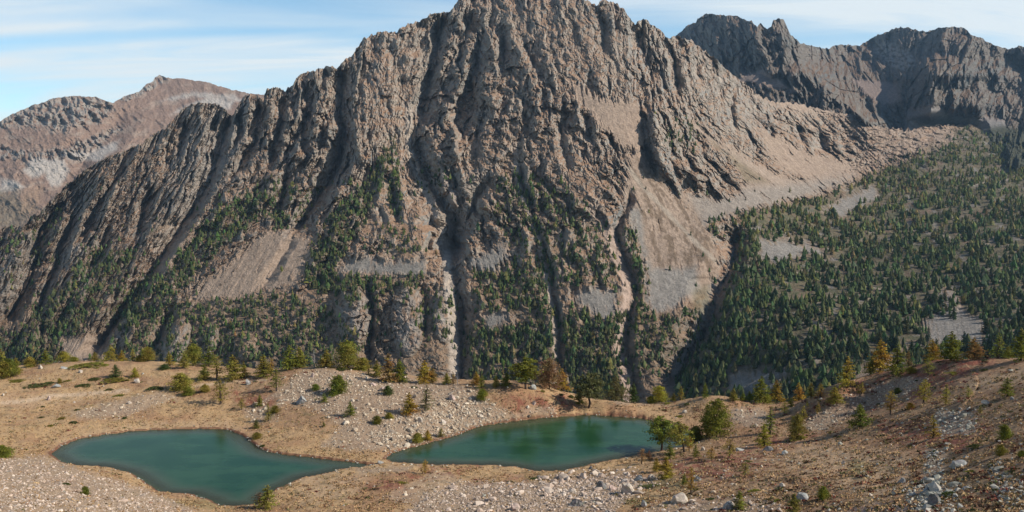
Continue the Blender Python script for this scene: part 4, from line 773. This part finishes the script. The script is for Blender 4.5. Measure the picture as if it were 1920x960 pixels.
def place_tree(X, Y, Z, H, kind, colr, label, group=None, name='larch_tree', cat='tree', wid=1.0, i=0):
    H = H * 1.05
    mt, mc = TM[kind][i % len(TM[kind])]
    e = bpy.data.objects.new(name, None); col.objects.link(e); e.location = (X, Y, Z); e.scale = (H * wid * 1.38, H * wid * 1.38, H); e.rotation_euler = (0, 0, (i * 1.7) % 6.28 if kind not in ('lean',) else 0); e.empty_display_size = .2
    t = bpy.data.objects.new('trunk', mt); col.objects.link(t); t.parent = e
    if mc:
        c_ = bpy.data.objects.new('crown', mc); col.objects.link(c_); c_.parent = e; b = COL[colr]; j = rng.uniform(.85, 1.15); c_.color = (b[0] * j * rng.uniform(.93, 1.07), b[1] * j, b[2] * j, 1)
    tag(e, label, cat, group); return e
#__TREES__
TREES = [l.split('|') for l in """
4|709|52|larch|olive|1|tall olive larch cut off by the left edge of the picture on the horizon
16|708|34|wide|green|.8|bushy green larch right beside the one at the left edge
30|700|28|cone|olive|1|small olive tree at the left end of the meadow crest, right of the edge bushes
57|688|18|bush|olive|.8|low olive bush left of the white boulder on the left crest
86|684|28|larch|green|1.2|green pointed larch just above the white boulder on the left crest
120|676|20|wide|yellow|.9|yellowish low tree on the crest between the pointed larch and the dark shrubs
138|676|9|bush|olive|1.3|very low olive bush right of the yellowish low tree on the crest
178|676|17|cone|olive|1.2|small olive tree at the left foot of the spreading larch on the crest
208|677|30|droop|olive|.8|spreading olive larch with a visible trunk on the left crest
229|674|20|cone|yellow|1|short yellow-green tree right of the spreading olive larch
249|672|22|thin|yellow|1.3|narrow yellowish larch below the dark cliff shadow on the horizon
263|673|12|bush|olive|1|tiny olive bush right of the narrow yellowish larch
277|675|26|wide|olive|.8|rounded olive larch before the pale rock slab on the left horizon
318|686|25|larch|yellow|1.2|yellow-green larch standing alone on the crest below the pale slab
308|692|9|bush|dark|1.3|dark low bush at the left foot of the lone yellow-green larch
217|707|23|cone|dark|1.2|dark cone-shaped tree standing alone in the left meadow
253|707|18|cone|yellow|1.2|small yellow-olive tree just right of the dark cone-shaped one
112|718|9|bush|olive|.6|tiny olive sapling between the meadow shrub bands on the left
364|684|36|wide|olive|.7|large round olive larch at the top of the clump on the left horizon
392|687|34|larch|green|1.3|greener larch on the right side of the left horizon clump
346|690|30|larch|olive|1.2|olive larch on the left side of the horizon clump
383|712|26|cone|olive|1.4|dense olive tree in the middle of the clump below the horizon
406|712|42|sparse|olive|1.1|tall thin olive larch on the right side of the clump
438|712|44|cone|olive|1.1|broad olive larch standing right of the clump before a dark log
340|730|30|bush|olive|.9|broad low olive bush-like larch below the clump, widest of all
353|741|16|bush|green|.9|small green bush right below the broad low larch
384|735|14|bush|olive|.9|small olive bush above the tall sparse tree near the left lake
413|758|52|sparse|olive|1|tall ragged olive tree nearest the far shore of the left lake
458|708|28|larch|yellow|1.1|yellow-olive larch left of the white pointed rock on the horizon
495|706|38|cone|olive|1.2|wide olive and golden larch at the left end of the central knoll
509|704|32|thin|gold|1.2|golden narrow larch touching the right side of the wide one on the knoll
519|733|42|sparse|green|1.1|crooked green tree on the left side of the central rubble
543|693|42|larch|green|1.4|bright green larch left of the dead snag on the knoll
562|690|38|cone|olive|1.1|olive larch between the bright green larch and the dead snag
589|689|34|snag|gray|1|grey leafless snag on top of the central knoll
612|689|32|cone|olive|1.2|olive-golden larch just right of the dead snag
652|690|48|wide|olive|.75|large dome-shaped green larch on the top of the knoll
680|694|22|bush|olive|.8|low olive bush at the right foot of the dome-shaped larch
635|739|36|bush|green|.62|dense bushy green larch in the upper rubble of the knoll
592|731|11|bush|green|1|tiny green sapling in the upper rubble left of the bushy larch
608|754|18|larch|green|1.4|small green tree above the large grey slab in the rubble
657|780|28|larch|green|1.3|leaning-looking small green tree in the middle of the rubble field
707|794|15|bush|green|.8|small green bush in the lower middle of the rubble field
730|784|11|bush|yellow|.9|tiny yellowish sapling beside the shadow of the golden larch
727|740|17|bush|dark|.8|dark round bush in the upper rubble right of the knoll
607|800|9|larch|green|1.4|tiny green sapling near the shore meadow below the rubble
768|777|42|cone|gold|.95|golden larch standing in the rubble between the lakes
800|767|44|thin|gray|1.5|thin grey-green pine right of the golden larch in the rubble
783|829|18|bush|olive|.8|left small olive bush of three on the shore of the right lake
802|826|20|cone|gold|1.2|middle golden bush of three on the shore of the right lake
827|820|18|larch|olive|1.3|right small olive bush of three on the shore of the right lake
453|768|22|sparse|olive|1.2|small thin olive tree left of the bright rubble patch near the left lake
487|762|22|larch|green|1.2|small green tree above the bright rubble patch near the left lake
503|790|34|thin|olive|1.2|thin olive sapling at the right end of the bright rubble patch
481|803|17|larch|green|1.5|small green tree on the meadow just above the left lake's bend
482|822|12|bush|olive|1|low olive bush on the shore at the left lake's bend
516|774|14|bush|olive|.9|small olive bush right of the thin sapling in the rubble
729|716|50|larch|orange|1.2|tall golden-brown larch on the horizon right of the knoll
750|716|40|cone|green|1.1|green larch just right of the tall golden-brown one
691|703|17|thin|gold|1.3|small golden sapling on the horizon right of the dome-shaped larch
707|706|28|cone|olive|1.1|olive tree left of the tall golden-brown larch on the horizon
797|718|40|cone|gold|1|golden larch on the horizon left of the pale gully
812|718|26|cone|orange|1|smaller orange larch touching the golden one before the gully
838|720|20|cone|olive|1.2|short olive-brown tree just left of the horizon snag
850|720|22|thin|orange|1.4|short orange larch touching the horizon snag
858|722|24|snag|gray|.7|small dark snag at the foot of the pale gully on the horizon
893|722|24|cone|gold|1|golden larch behind the green bush on the horizon before the forest
903|728|26|larch|green|1.2|green young larch in front of the golden one on the horizon
905|748|20|bush|green|.7|round green bush at the right end of the rubble field
930|726|22|cone|yellow|1|yellow larch between the young green one and the dark trunked pine
949|725|26|cone|green|1.1|dense green larch left of the dark trunked pine
986|730|58|pine|green|1|tall pine with a dark bare trunk on the russet knoll
1030|729|56|wide|brown|.68|big rust-brown round larch right of the dark trunked pine
1054|732|42|cone|gold|1|golden larch merging with the right side of the rust-brown one
1104|764|64|pine|gray|.95|tall ragged tree with pale dead branches above the lake's outlet notch
1086|758|28|cone|olive|1|small olive tree at the left foot of the ragged tree
1155|740|50|droop|gray|.9|broad drooping larch with dark limbs behind the right lake
1188|734|38|spruce|dark|1|dark narrow spruce right of the drooping larch
1236|740|32|wide|yellow|.8|broad yellow-green larch on the ridge behind the right lake
1220|743|14|bush|green|.8|little green bush at the left foot of the broad yellow-green larch
1263|741|16|cone|olive|1|low olive tree right of the broad yellow-green larch
1276|740|26|thin|yellow|1.5|small yellow larch above the dark bank behind the right lake
1322|746|28|larch|green|1|pointed small larch on the ridge left of the big shore larch
1343|820|74|wide|green|.52|big dense green larch on the right shore, tallest by the lakes
1326|818|60|larch|olive|1.1|slimmer olive larch joined to the left side of the big shore larch
1304|826|28|bush|green|.65|round green bush between the right lake's tip and the big shore larch
1240|847|64|pine|green|.95|tall green pine leaning over the right end of the right lake
1283|848|58|lean|olive|1|crooked brown-green pine just right of the tall shore pine
1256|860|32|larch|green|1.2|green young larch below the two shore pines
1203|870|30|sparse|orange|1|sparse orange larch left of the shore pines against the water
1217|862|18|cone|brown|1|small brown sapling between the orange larch and the shore pine
1292|846|30|sparse|gold|1|sparse golden larch under the crooked shore pine
1304|858|24|larch|green|1.2|small green larch right below the crooked shore pine
1249|897|42|cone|yellow|1.1|bushy yellow-olive larch below the shore pines
1231|884|26|cone|gold|1|golden sapling at the left side of the bushy yellow-olive larch
1334|864|26|sparse|gold|1.2|faint golden sapling on the slope below the big shore larch
1367|856|34|sparse|yellow|1.2|sparse yellow larch right of the faint golden sapling
1375|752|24|cone|olive|1|olive larch left of the three small ones on the saddle rim
1393|752|17|cone|green|1|smaller green larch next to the olive one on the saddle rim
1405|753|20|cone|green|1.1|green larch touching the left side of the dense rim larch
1426|755|50|cone|green|1|dense dark green larch on the saddle rim
1438|754|16|bush|yellow|.7|small yellow bush at the foot of the dense rim larch
1456|754|42|larch|gold|1.2|golden larch right of the dense green one on the saddle rim
1444|814|52|thin|green|1.4|tall thin green larch right of the saddle's stone patch
1432|838|44|larch|yellow|1.2|yellow-olive larch above the dark-sided wedge boulder
1495|822|46|wide|olive|.55|broad sparse olive larch on the lower edge of the shaded slope
1506|786|26|thin|yellow|1.5|slim yellow larch rising behind the broad sparse one
1470|778|24|sparse|yellow|1.2|small sparse yellow larch in the hill's shade
1483|762|18|cone|olive|1|small olive larch at the left end of the shaded hillside
1498|744|34|larch|gold|1.1|golden larch at the left end of the hill's tree line
1520|746|28|larch|olive|1.2|olive larch second in the hill's tree line from the left
1538|746|28|thin|gold|1.6|narrow golden larch third in the hill's tree line
1565|756|34|cone|yellow|1.1|yellow-olive larch below the hill crest left of the stone strip
1534|774|20|thin|gold|1.3|little golden sapling in the shaded hillside hollow
1513|762|12|thin|yellow|1.4|tiny yellow sapling in the deep shade of the hill
1588|727|56|larch|yellow|1.15|big yellow-green larch on the hill's left shoulder
1616|738|22|thin|yellow|1.5|small yellow larch right below the big shoulder larch
1650|697|56|cone|gold|1.05|large golden larch on the hill crest
1632|700|30|cone|olive|1.1|olive larch at the left foot of the large golden one
1681|704|54|larch|green|1.1|green larch just right of the large golden one on the crest
1703|688|28|thin|orange|1.3|small orange sapling between the green crest larches
1709|700|12|bush|olive|1|low olive bush under the small orange sapling
1748|673|38|cone|gold|1|golden larch left of the tallest green crest larch
1740|704|30|sparse|olive|1.2|sparse olive sapling below the crest's golden larch
1784|672|50|cone|green|1.15|tall green conical larch on the hill crest near the right
1826|665|38|cone|orange|1.3|spreading orange larch on the crest near the right
1872|668|44|thin|green|1.6|thin green larch on the crest right of the orange one
1890|670|22|cone|olive|1.1|short olive larch between the thin one and the edge
1914|676|54|larch|green|1.3|green larch cut by the right edge on the crest
1612|801|44|cone|green|1.2|cone-shaped green larch at the foot of the stone strip
1670|777|46|sparse|gold|.9|sparse golden larch on the slope right of the cone-shaped one
1707|767|13|bush|gold|.8|tiny golden bush on the tree-shadow line of the right slope
1732|757|46|sparse|yellow|1.1|airy yellow-green larch with visible stem on the right slope
1774|759|38|thin|yellow|1.3|narrow yellow larch right of the airy one
1815|748|22|sparse|olive|1.2|faint olive sapling in the middle of the right slope
1888|744|36|larch|green|1.3|fresh green larch on the open slope near the right edge
1838|776|18|thin|olive|1.6|small olive sapling below the fresh green larch
1749|822|43|thin|gold|1.4|golden column-like larch left of the dark stones
1884|824|28|bush|green|.6|round green bush on the right slope near the edge
1877|854|22|bush|olive|.6|olive bush just below the round green one
1916|858|14|bush|green|.8|small green bush at the right edge below the others
1489|962|38|cone|olive|1|olive-orange sapling at the bottom edge right of centre
1543|937|26|bush|green|.55|green bush behind the long split boulder at lower right
1386|952|36|larch|green|1.3|green larch sapling at the bottom beside the grey boulder
1396|893|28|sparse|olive|1.1|faint olive sapling in the middle of the russet slope
1296|926|50|sparse|gold|.9|sparse golden larch left of the grey-green boulder
1283|908|20|larch|green|1.2|small green sapling above the sparse golden larch
797|889|28|sparse|gold|1|small golden larch on the near shore between the lakes
485|952|30|sparse|brown|1.4|ragged brown larch at the near shore of the left lake, left of the pair
502|953|46|larch|olive|1.4|bushy olive larch at the bottom edge on the near shore of the left lake
160|927|17|bush|green|.6|single green bush in the bottom left scree
5|858|24|bush|green|1|green bush at the left edge above the scree
1683|738|12|bush|dark|.8|dark little bush in the stone strip on the hill
""".strip().split('\n')]
for i, (u, v_, h, kind, cl_, wd, lb) in enumerate(TREES):
    u, v_, h, wd = float(u), float(v_), float(h), float(wd)
    X, Y, Z, ok = ground_hit([u], [v_])
    if not ok[0]:   # just above the crest line: stand it on the far side of the rim
        for dv in range(1, 40):
            X, Y, Z, ok = ground_hit([u], [v_ + dv])
            if ok[0]: break
    X, Y, Z = X[0], Y[0], Z[0]
    if ok[0] and Y > 330:
        for dv in range(1, 40):
            X2, Y2, Z2, ok2 = ground_hit([u], [v_ + dv])
            if ok2[0] and Y2[0] < 330: X, Y, Z = X2[0], Y2[0], Z2[0]; break
    H = h * Y / FPX * (1.06 if v_ < 725 else 1.0)
    nm = {'pine': 'pine_tree', 'lean': 'pine_tree', 'snag': 'dead_tree', 'spruce': 'spruce_tree', 'bush': 'bush'}.get(kind, 'larch_tree')
    place_tree(X, Y, Z - .05, H, kind, cl_, lb, None, nm, 'bush' if nm == 'bush' else 'tree', wd, i)

# heath: low dark cushions that run together
n = 9000; pu = rng.uniform(-20, 1940, n).astype(f4); pv = rng.uniform(672, 965, n).astype(f4); X, Y, Z, ok = ground_hit(pu, pv); sd = lake_sd(X, Y); ok &= (sd > 1.5) & (Y < 310)
dn = .08 + .5 * sst(pu, 1250, 1500); 
for p, a_ in [([(1450,790),(1600,705),(1760,668),(1900,668),(1780,715),(1640,750),(1520,800)], .95), ([(1240,860),(1420,840),(1440,900),(1280,905)], .7), ([(670,925),(740,890),(850,876),(760,915)], .6), ([(930,745),(1070,740),(1085,765),(960,775)], .3), ([(1200,752),(1330,755),(1320,775),(1230,765)], .6), ([(430,700),(600,695),(560,730),(430,740)], .45)]:
    dn = np.maximum(dn, a_ * pmask(pu, pv, p, 10))
for p, d_, s_, t_ in RUB:
    if d_ > .04: dn = dn * (1 - .8 * pmask(pu, pv, p, 6))
ok &= rng.random(n) < dn * sst(fbm(X / 5, Y / 4, 3, 16), -.1, .25); X, Y, Z, pu = X[ok], Y[ok], Z[ok], pu[ok]; n = len(X); K = 16
r_ = rng.uniform(.25, .9, n); a = rng.random((n, K)) * 6.28; q = rng.random((n, K)) ** .5
P3 = np.stack([X[:, None] + r_[:, None] * 1.3 * q * np.cos(a), Y[:, None] + r_[:, None] * q * np.sin(a), Z[:, None] + .45 * r_[:, None] * (1 - q * q) * rng.uniform(.3, 1, (n, K))], -1).reshape(-1, 3)
v, F = crown_tris(P3, .30); hp = np.array([(.17,.055,.038),(.11,.10,.035),(.13,.075,.045),(.075,.085,.032)]); hc = hp[rng.choice(4, n, p=[.3,.25,.25,.2])] * rng.uniform(.75, 1.25, (n, 1))
o = mesh_np('heath', v, F, M_forest, False, np.repeat(hc, K * 4, 0)); tag(o, kind='stuff'); print('heath', n)

# dry grass tufts
n = 60000; pu = rng.uniform(-20, 1940, n); pv = 690 + 290 * rng.random(n) ** .8; X, Y, Z, ok = ground_hit(pu, pv); sd = lake_sd(X, Y)
ok &= (sd > 1) & (Y < 320) & (rng.random(n) < .25 + .75 * sst(fbm(X / 6, Y / 6, 3, 6), -.2, .2))
for p, d_, s_, t_ in RUB:
    if d_ > .03: ok &= ~((pmask(pu.astype(f4), pv.astype(f4), p, 6) > .5) & (rng.random(n) < .85))
X, Y, Z, pu = X[ok], Y[ok], Z[ok], pu[ok]; n = len(X); K = 4
a = rng.random((n, K)) * 6.28; hgt = rng.uniform(.10, .30, (n, K)); wd_ = rng.uniform(.10, .26, (n, K)); lx = rng.normal(size=(n, K)) * .12; ly = rng.normal(size=(n, K)) * .12
ox = X[:, None] + rng.normal(size=(n, K)) * .18; oy = Y[:, None] + rng.normal(size=(n, K)) * .18; oz = np.repeat(Z[:, None], K, 1) - .04
v = np.stack([np.stack([ox - np.cos(a) * wd_, oy - np.sin(a) * wd_, oz], -1), np.stack([ox + np.cos(a) * wd_, oy + np.sin(a) * wd_, oz], -1), np.stack([ox + lx, oy + ly, oz + hgt], -1)], 2)
pal = np.array([(.42,.275,.14),(.34,.21,.11),(.48,.33,.17),(.19,.165,.07),(.24,.12,.07)]); pk = rng.choice(5, n, p=[.34,.26,.18,.12,.10]); gc_ = pal[pk] * rng.uniform(.8, 1.2, (n, 1))
o = mesh_np('grass', v.reshape(-1, 3), np.arange(n * K * 3).reshape(-1, 3), M_forest, False, np.repeat(gc_, K * 3, 0)); tag(o, kind='stuff')

# low shrub mats
def mat_mesh(seed):
    global rng; keep = rng; rng = np.random.default_rng(seed); n = 700; a = rng.random(n) * 6.28; r = rng.random(n) ** .5 * (1 + .25 * np.sin(a * 3 + seed) + .15 * np.sin(a * 5))
    P = np.stack([r * np.cos(a), r * np.sin(a), .9 * np.clip(1 - r * r, 0.02, 1) * rng.uniform(.2, 1, n)], 1); v, f = crown_tris(P, .16); rng = keep; m = crown_me('shrub_mat', v, f); m.materials.append(M_needle); return m
MM = [mat_mesh(s) for s in range(5)]
MATS = [l.split('|') for l in """
34|714|36|5|long flat olive shrub strip at the left end of the meadow
70|722|50|7|long dark green shrub band in the middle of the left meadow
92|718|24|5|dark shrub right of the long band, beside the small white rock
130|714|22|4|thin flat shrub right of the tiny olive sapling
158|723|32|7|dark shrub pair left of the wide shrub bank
178|711|30|8|dark green shrub bank left of the cone-shaped tree
218|712|60|8|wide dark shrub bank under the lone cone-shaped tree
205|731|18|6|dark shrub beneath the wide bank, above the meadow rubble
292|728|34|9|dark shrub at the left of the broad low larch
225|742|26|6|slanting shrub on the pale path's right end
145|769|16|6|green shrub at the left end of the meadow rubble
80|763|10|5|small dark shrub below the pinkish boulder
116|785|18|7|olive shrub left of the small white stone above the lake
137|793|20|8|rounded grey-green shrub just above the left lake's meadow
78|783|14|6|rounded shrub on the left in the lakeside meadow
94|799|16|6|lowest dark shrub in the lakeside meadow
234|784|13|7|dark shrub at the lower edge of the meadow rubble
18|792|9|4|small faint shrub at the far left of the lakeside meadow
170|677|70|6|dark shrub strip along the left crest
262|678|40|5|dark shrub strip on the crest below the rounded larch
640|693|30|8|dark shrub at the foot of the dome-shaped larch
664|693|18|6|olive shrub right of the dome-shaped larch's foot
720|713|34|8|dark green shrub band on the rubble's upper edge
775|726|18|5|flat green shrub in the top of the rubble under the horizon
1017|735|12|6|round dark shrub on the russet knoll
1051|740|16|5|flat shrub at the right of the russet knoll
1070|745|18|10|dark shrub on the slope down to the outlet notch
1252|757|16|6|left dark shrub under the bank behind the right lake
1290|758|18|5|right dark shrub under the bank behind the right lake
1246|769|12|5|small rounded shrub on the shore meadow behind the lake
1276|781|20|6|dark shrub near the whitish boulder behind the lake
493|837|14|6|small shrub on the left lake's right shore
458|842|10|3|tiny flat shrub at the left lake's right bank
1500|822|46|8|flat green shrub skirt under the broad sparse larch
1576|820|14|6|small green shrub on the tan meadow right of the skirt
1830|838|28|13|rounded bright green shrub left of the olive bush at right
1822|885|24|9|green shrub right below the long wedge-shaped boulder
1782|928|36|15|large low green shrub above the dark boulder
1402|866|22|6|flat olive shrub in the russet slope
1418|920|30|8|flat green shrub in the lower meadow
1225|914|46|8|wide low green shrub right of the pale slabs
1005|899|30|7|green shrub on top of the rubble's near edge
752|906|26|5|olive shrub inside the red heath patch by the near shore
122|908|22|8|small shrub pair in the left scree
1848|694|20|7|dark shrub on the upper right slope
1790|700|30|7|dark olive shrub below the orange crest larch
1335|936|24|8|small green shrub right of the largest pale boulder
1870|948|18|7|dark shrub at the bottom right corner
1460|938|20|8|dark green shrub left of the long split boulder
1235|785|14|5|tiny dark shrub on the far shore of the right lake
""".strip().split('\n')]
for i, (u, v_, wpx, hpx, lb) in enumerate(MATS):
    X, Y, Z, ok = ground_hit([float(u)], [float(v_)])
    if not ok[0] or Y[0] > 330: X, Y, Z, ok = ground_hit([float(u)], [float(v_) + 8])
    X, Y, Z = X[0], Y[0], Z[0]; px = Y / FPX; o = bpy.data.objects.new('low_shrub', MM[i % 5]); col.objects.link(o); o.location = (X, Y, Z - .05)
    W = float(wpx) * px / 2.1; o.scale = (W, W * .8, max(.25, float(hpx) * px * .55)); b = COL['dark'] if i % 3 else COL['green']; o.color = (b[0] * 1.1, b[1] * .95, b[2], 1); tag(o, lb, 'shrub')

# ------------------------------------------------------------------ woods on the mountain and valley side
def sample_wood(n_try, seed):
    r = np.random.default_rng(seed); ri = r.integers(4, A.nr - 1, n_try); ci = r.integers(0, A.nc, n_try)
    # even density per photo area: weight rows by their pixel height
    hpx = (A.V[-1, ci] - A.V[0, ci]) / 900.0
    p = wood[ri, ci] * (DA[ri, ci] / 1900) ** 1.3 * hpx; return ri[r.random(n_try) < p * .9], ci[r.random(n_try) < 2] if False else None
r = np.random.default_rng(5); NT = 200000
ri = r.integers(4, A.nr - 1, NT); ci = r.integers(0, A.nc, NT); hpx = (A.V[-1, ci] - A.V[0, ci]) / 800.0
ok = r.random(NT) < wood[ri, ci] * (DA[ri, ci] / 1900) ** 1.4 * hpx * 1.05
ok &= r.random(NT) < .25 + .75 * sst(fbm(A.U[ri, ci] / 11, A.V[ri, ci] / 7, 3, 21), -.14, .14)
ok |= r.random(NT) < .008 * (A.V[ri, ci] > 330) * (1 - .8 * scree[ri, ci])
ri, ci = ri[ok], ci[ok]; P = PA[ri, ci]; Uf, Vf = A.U[ri, ci], A.V[ri, ci]; print('forest', len(ri))
Hf = np.exp(r.normal(0, .28, len(ri))) * np.where(valley[ri, ci] > .5, 12.5, 8.5); Hf = np.clip(Hf, 4, 20)
larchy = r.random(len(ri)) < np.where(valley[ri, ci] > .5, .10 + .65 * sst(Vf, 520, 300), .10)
g0 = np.array((.064, .080, .031)); g1 = np.array((.135, .128, .045))
tcol = np.where(larchy[:, None], g1, g0) * r.uniform(.7, 1.35, (len(ri), 1)) * (1 + .12 * r.normal(size=(len(ri), 3)))
score = Hf / P[:, 1] * (Vf < 700) * (Vf > 540) * (np.abs(Uf - 960) < 960)
NI = 160; topi = np.argsort(-score)[:NI]; rst = np.setdiff1d(np.arange(len(ri)), topi)
def far_trees(idx):
    n = len(idx); K = 6; vs, fs = [], []; base = 0
    th = np.arange(K) * 2 * np.pi / K
    wf = r.uniform(1.0, 1.6, n)
    for (z0, z1, rad) in ((.04, .50, .235), (.24, .74, .19), (.48, 1.0, .125)):
        a = th[None] + r.random((n, 1)) * 6.28; rr = rad * Hf[idx][:, None] * wf[:, None] * r.uniform(.45, 1.35, (n, K)) * (r.uniform(.7, 1.9, (n, 1)) if z0 > .4 else 1)
        ring = np.stack([np.cos(a) * rr, np.sin(a) * rr, (z0 + r.uniform(-.05, .06, (n, K))) * Hf[idx][:, None]], -1)
        tip = np.stack([r.normal(size=n) * .015 * Hf[idx], r.normal(size=n) * .015 * Hf[idx], z1 * Hf[idx]], -1)[:, None]
        bot = np.stack([0 * Hf[idx], 0 * Hf[idx], (z0 + .12) * Hf[idx]], -1)[:, None]
        v = np.concatenate([ring, tip, bot], 1) + P[idx][:, None]; vs.append(v)
    v = np.concatenate(vs, 1); m = v.shape[1]; f = []
    for l in range(3):
        o_ = l * (K + 2)
        for k_ in range(K): f.append((o_ + k_, o_ + (k_ + 1) % K, o_ + K)); f.append((o_ + (k_ + 1) % K, o_ + k_, o_ + K + 1))
    F = (np.array(f)[None] + m * np.arange(n)[:, None, None]).reshape(-1, 3); return v.reshape(-1, 3), F, np.repeat(tcol[idx], m, 0)
v, F, cc_ = far_trees(rst)
o = mesh_np('forest', v, F, M_forest, False, cc_); tag(o, kind='stuff')
COL['fardark'] = (.035, .062, .028); COL['farlarch'] = (.085, .088, .028)
def far_label(u, v):
    if u < 700: return 'dark conifer low on the left part of the rocky mountain face', 'conifers on the left foot of the face'
    if u < 880: return 'dark conifer among foot slabs of the rock face, left of the pale gully', 'conifers among the foot slabs'
    if u < 1048: return 'dark conifer in the wood between two pale gullies under the face', 'conifers between the gullies'
    if u < 1185: return 'dark conifer in the dense wood left of the pink gully', 'conifers left of the pink gully'
    if u < 1290: return 'conifer on the brown slope left of the deep ravine', 'conifers left of the ravine'
    if u < 1540: return 'dark conifer in the valley wood just right of the deep ravine', 'conifers right of the ravine'
    if u < 1720: return 'dark conifer in the valley wood left of the small cliff', 'conifers left of the small cliff'
    return 'dark conifer on the valley side around the small cliff', 'conifers around the small cliff'
for j, i in enumerate(topi):
    lb, g = far_label(Uf[i], Vf[i]); place_tree(float(P[i, 0]), float(P[i, 1]), float(P[i, 2]) - .5, float(Hf[i]), 'spruce' if j % 3 else 'thin', 'farlarch' if larchy[i] else 'fardark', lb, g, 'conifer_tree', 'tree', 1.0, j)

# ------------------------------------------------------------------ air
hz, t, b, o_ = new_mat('haze'); t.nodes.remove(b); pv = t.nodes.new('ShaderNodeVolumePrincipled'); pv.inputs['Color'].default_value = (.42, .70, 1, 1); pv.inputs['Density'].default_value = 2.1e-5; pv.inputs['Anisotropy'].default_value = .2
t.links.new(pv.outputs[0], o_.inputs['Volume'])
x0, x1, y0, y1, z0, z1 = -6000., 6000., -300., 7500., -900., 1500.
v = np.array([(x, y, z) for x in (x0, x1) for y in (y0, y1) for z in (z0, z1)]); F = np.array([(0,1,3,2),(4,6,7,5),(0,4,5,1),(2,3,7,6),(0,2,6,4),(1,5,7,3)])
o = mesh_np('haze', v, F, hz, False); tag(o, kind='stuff')
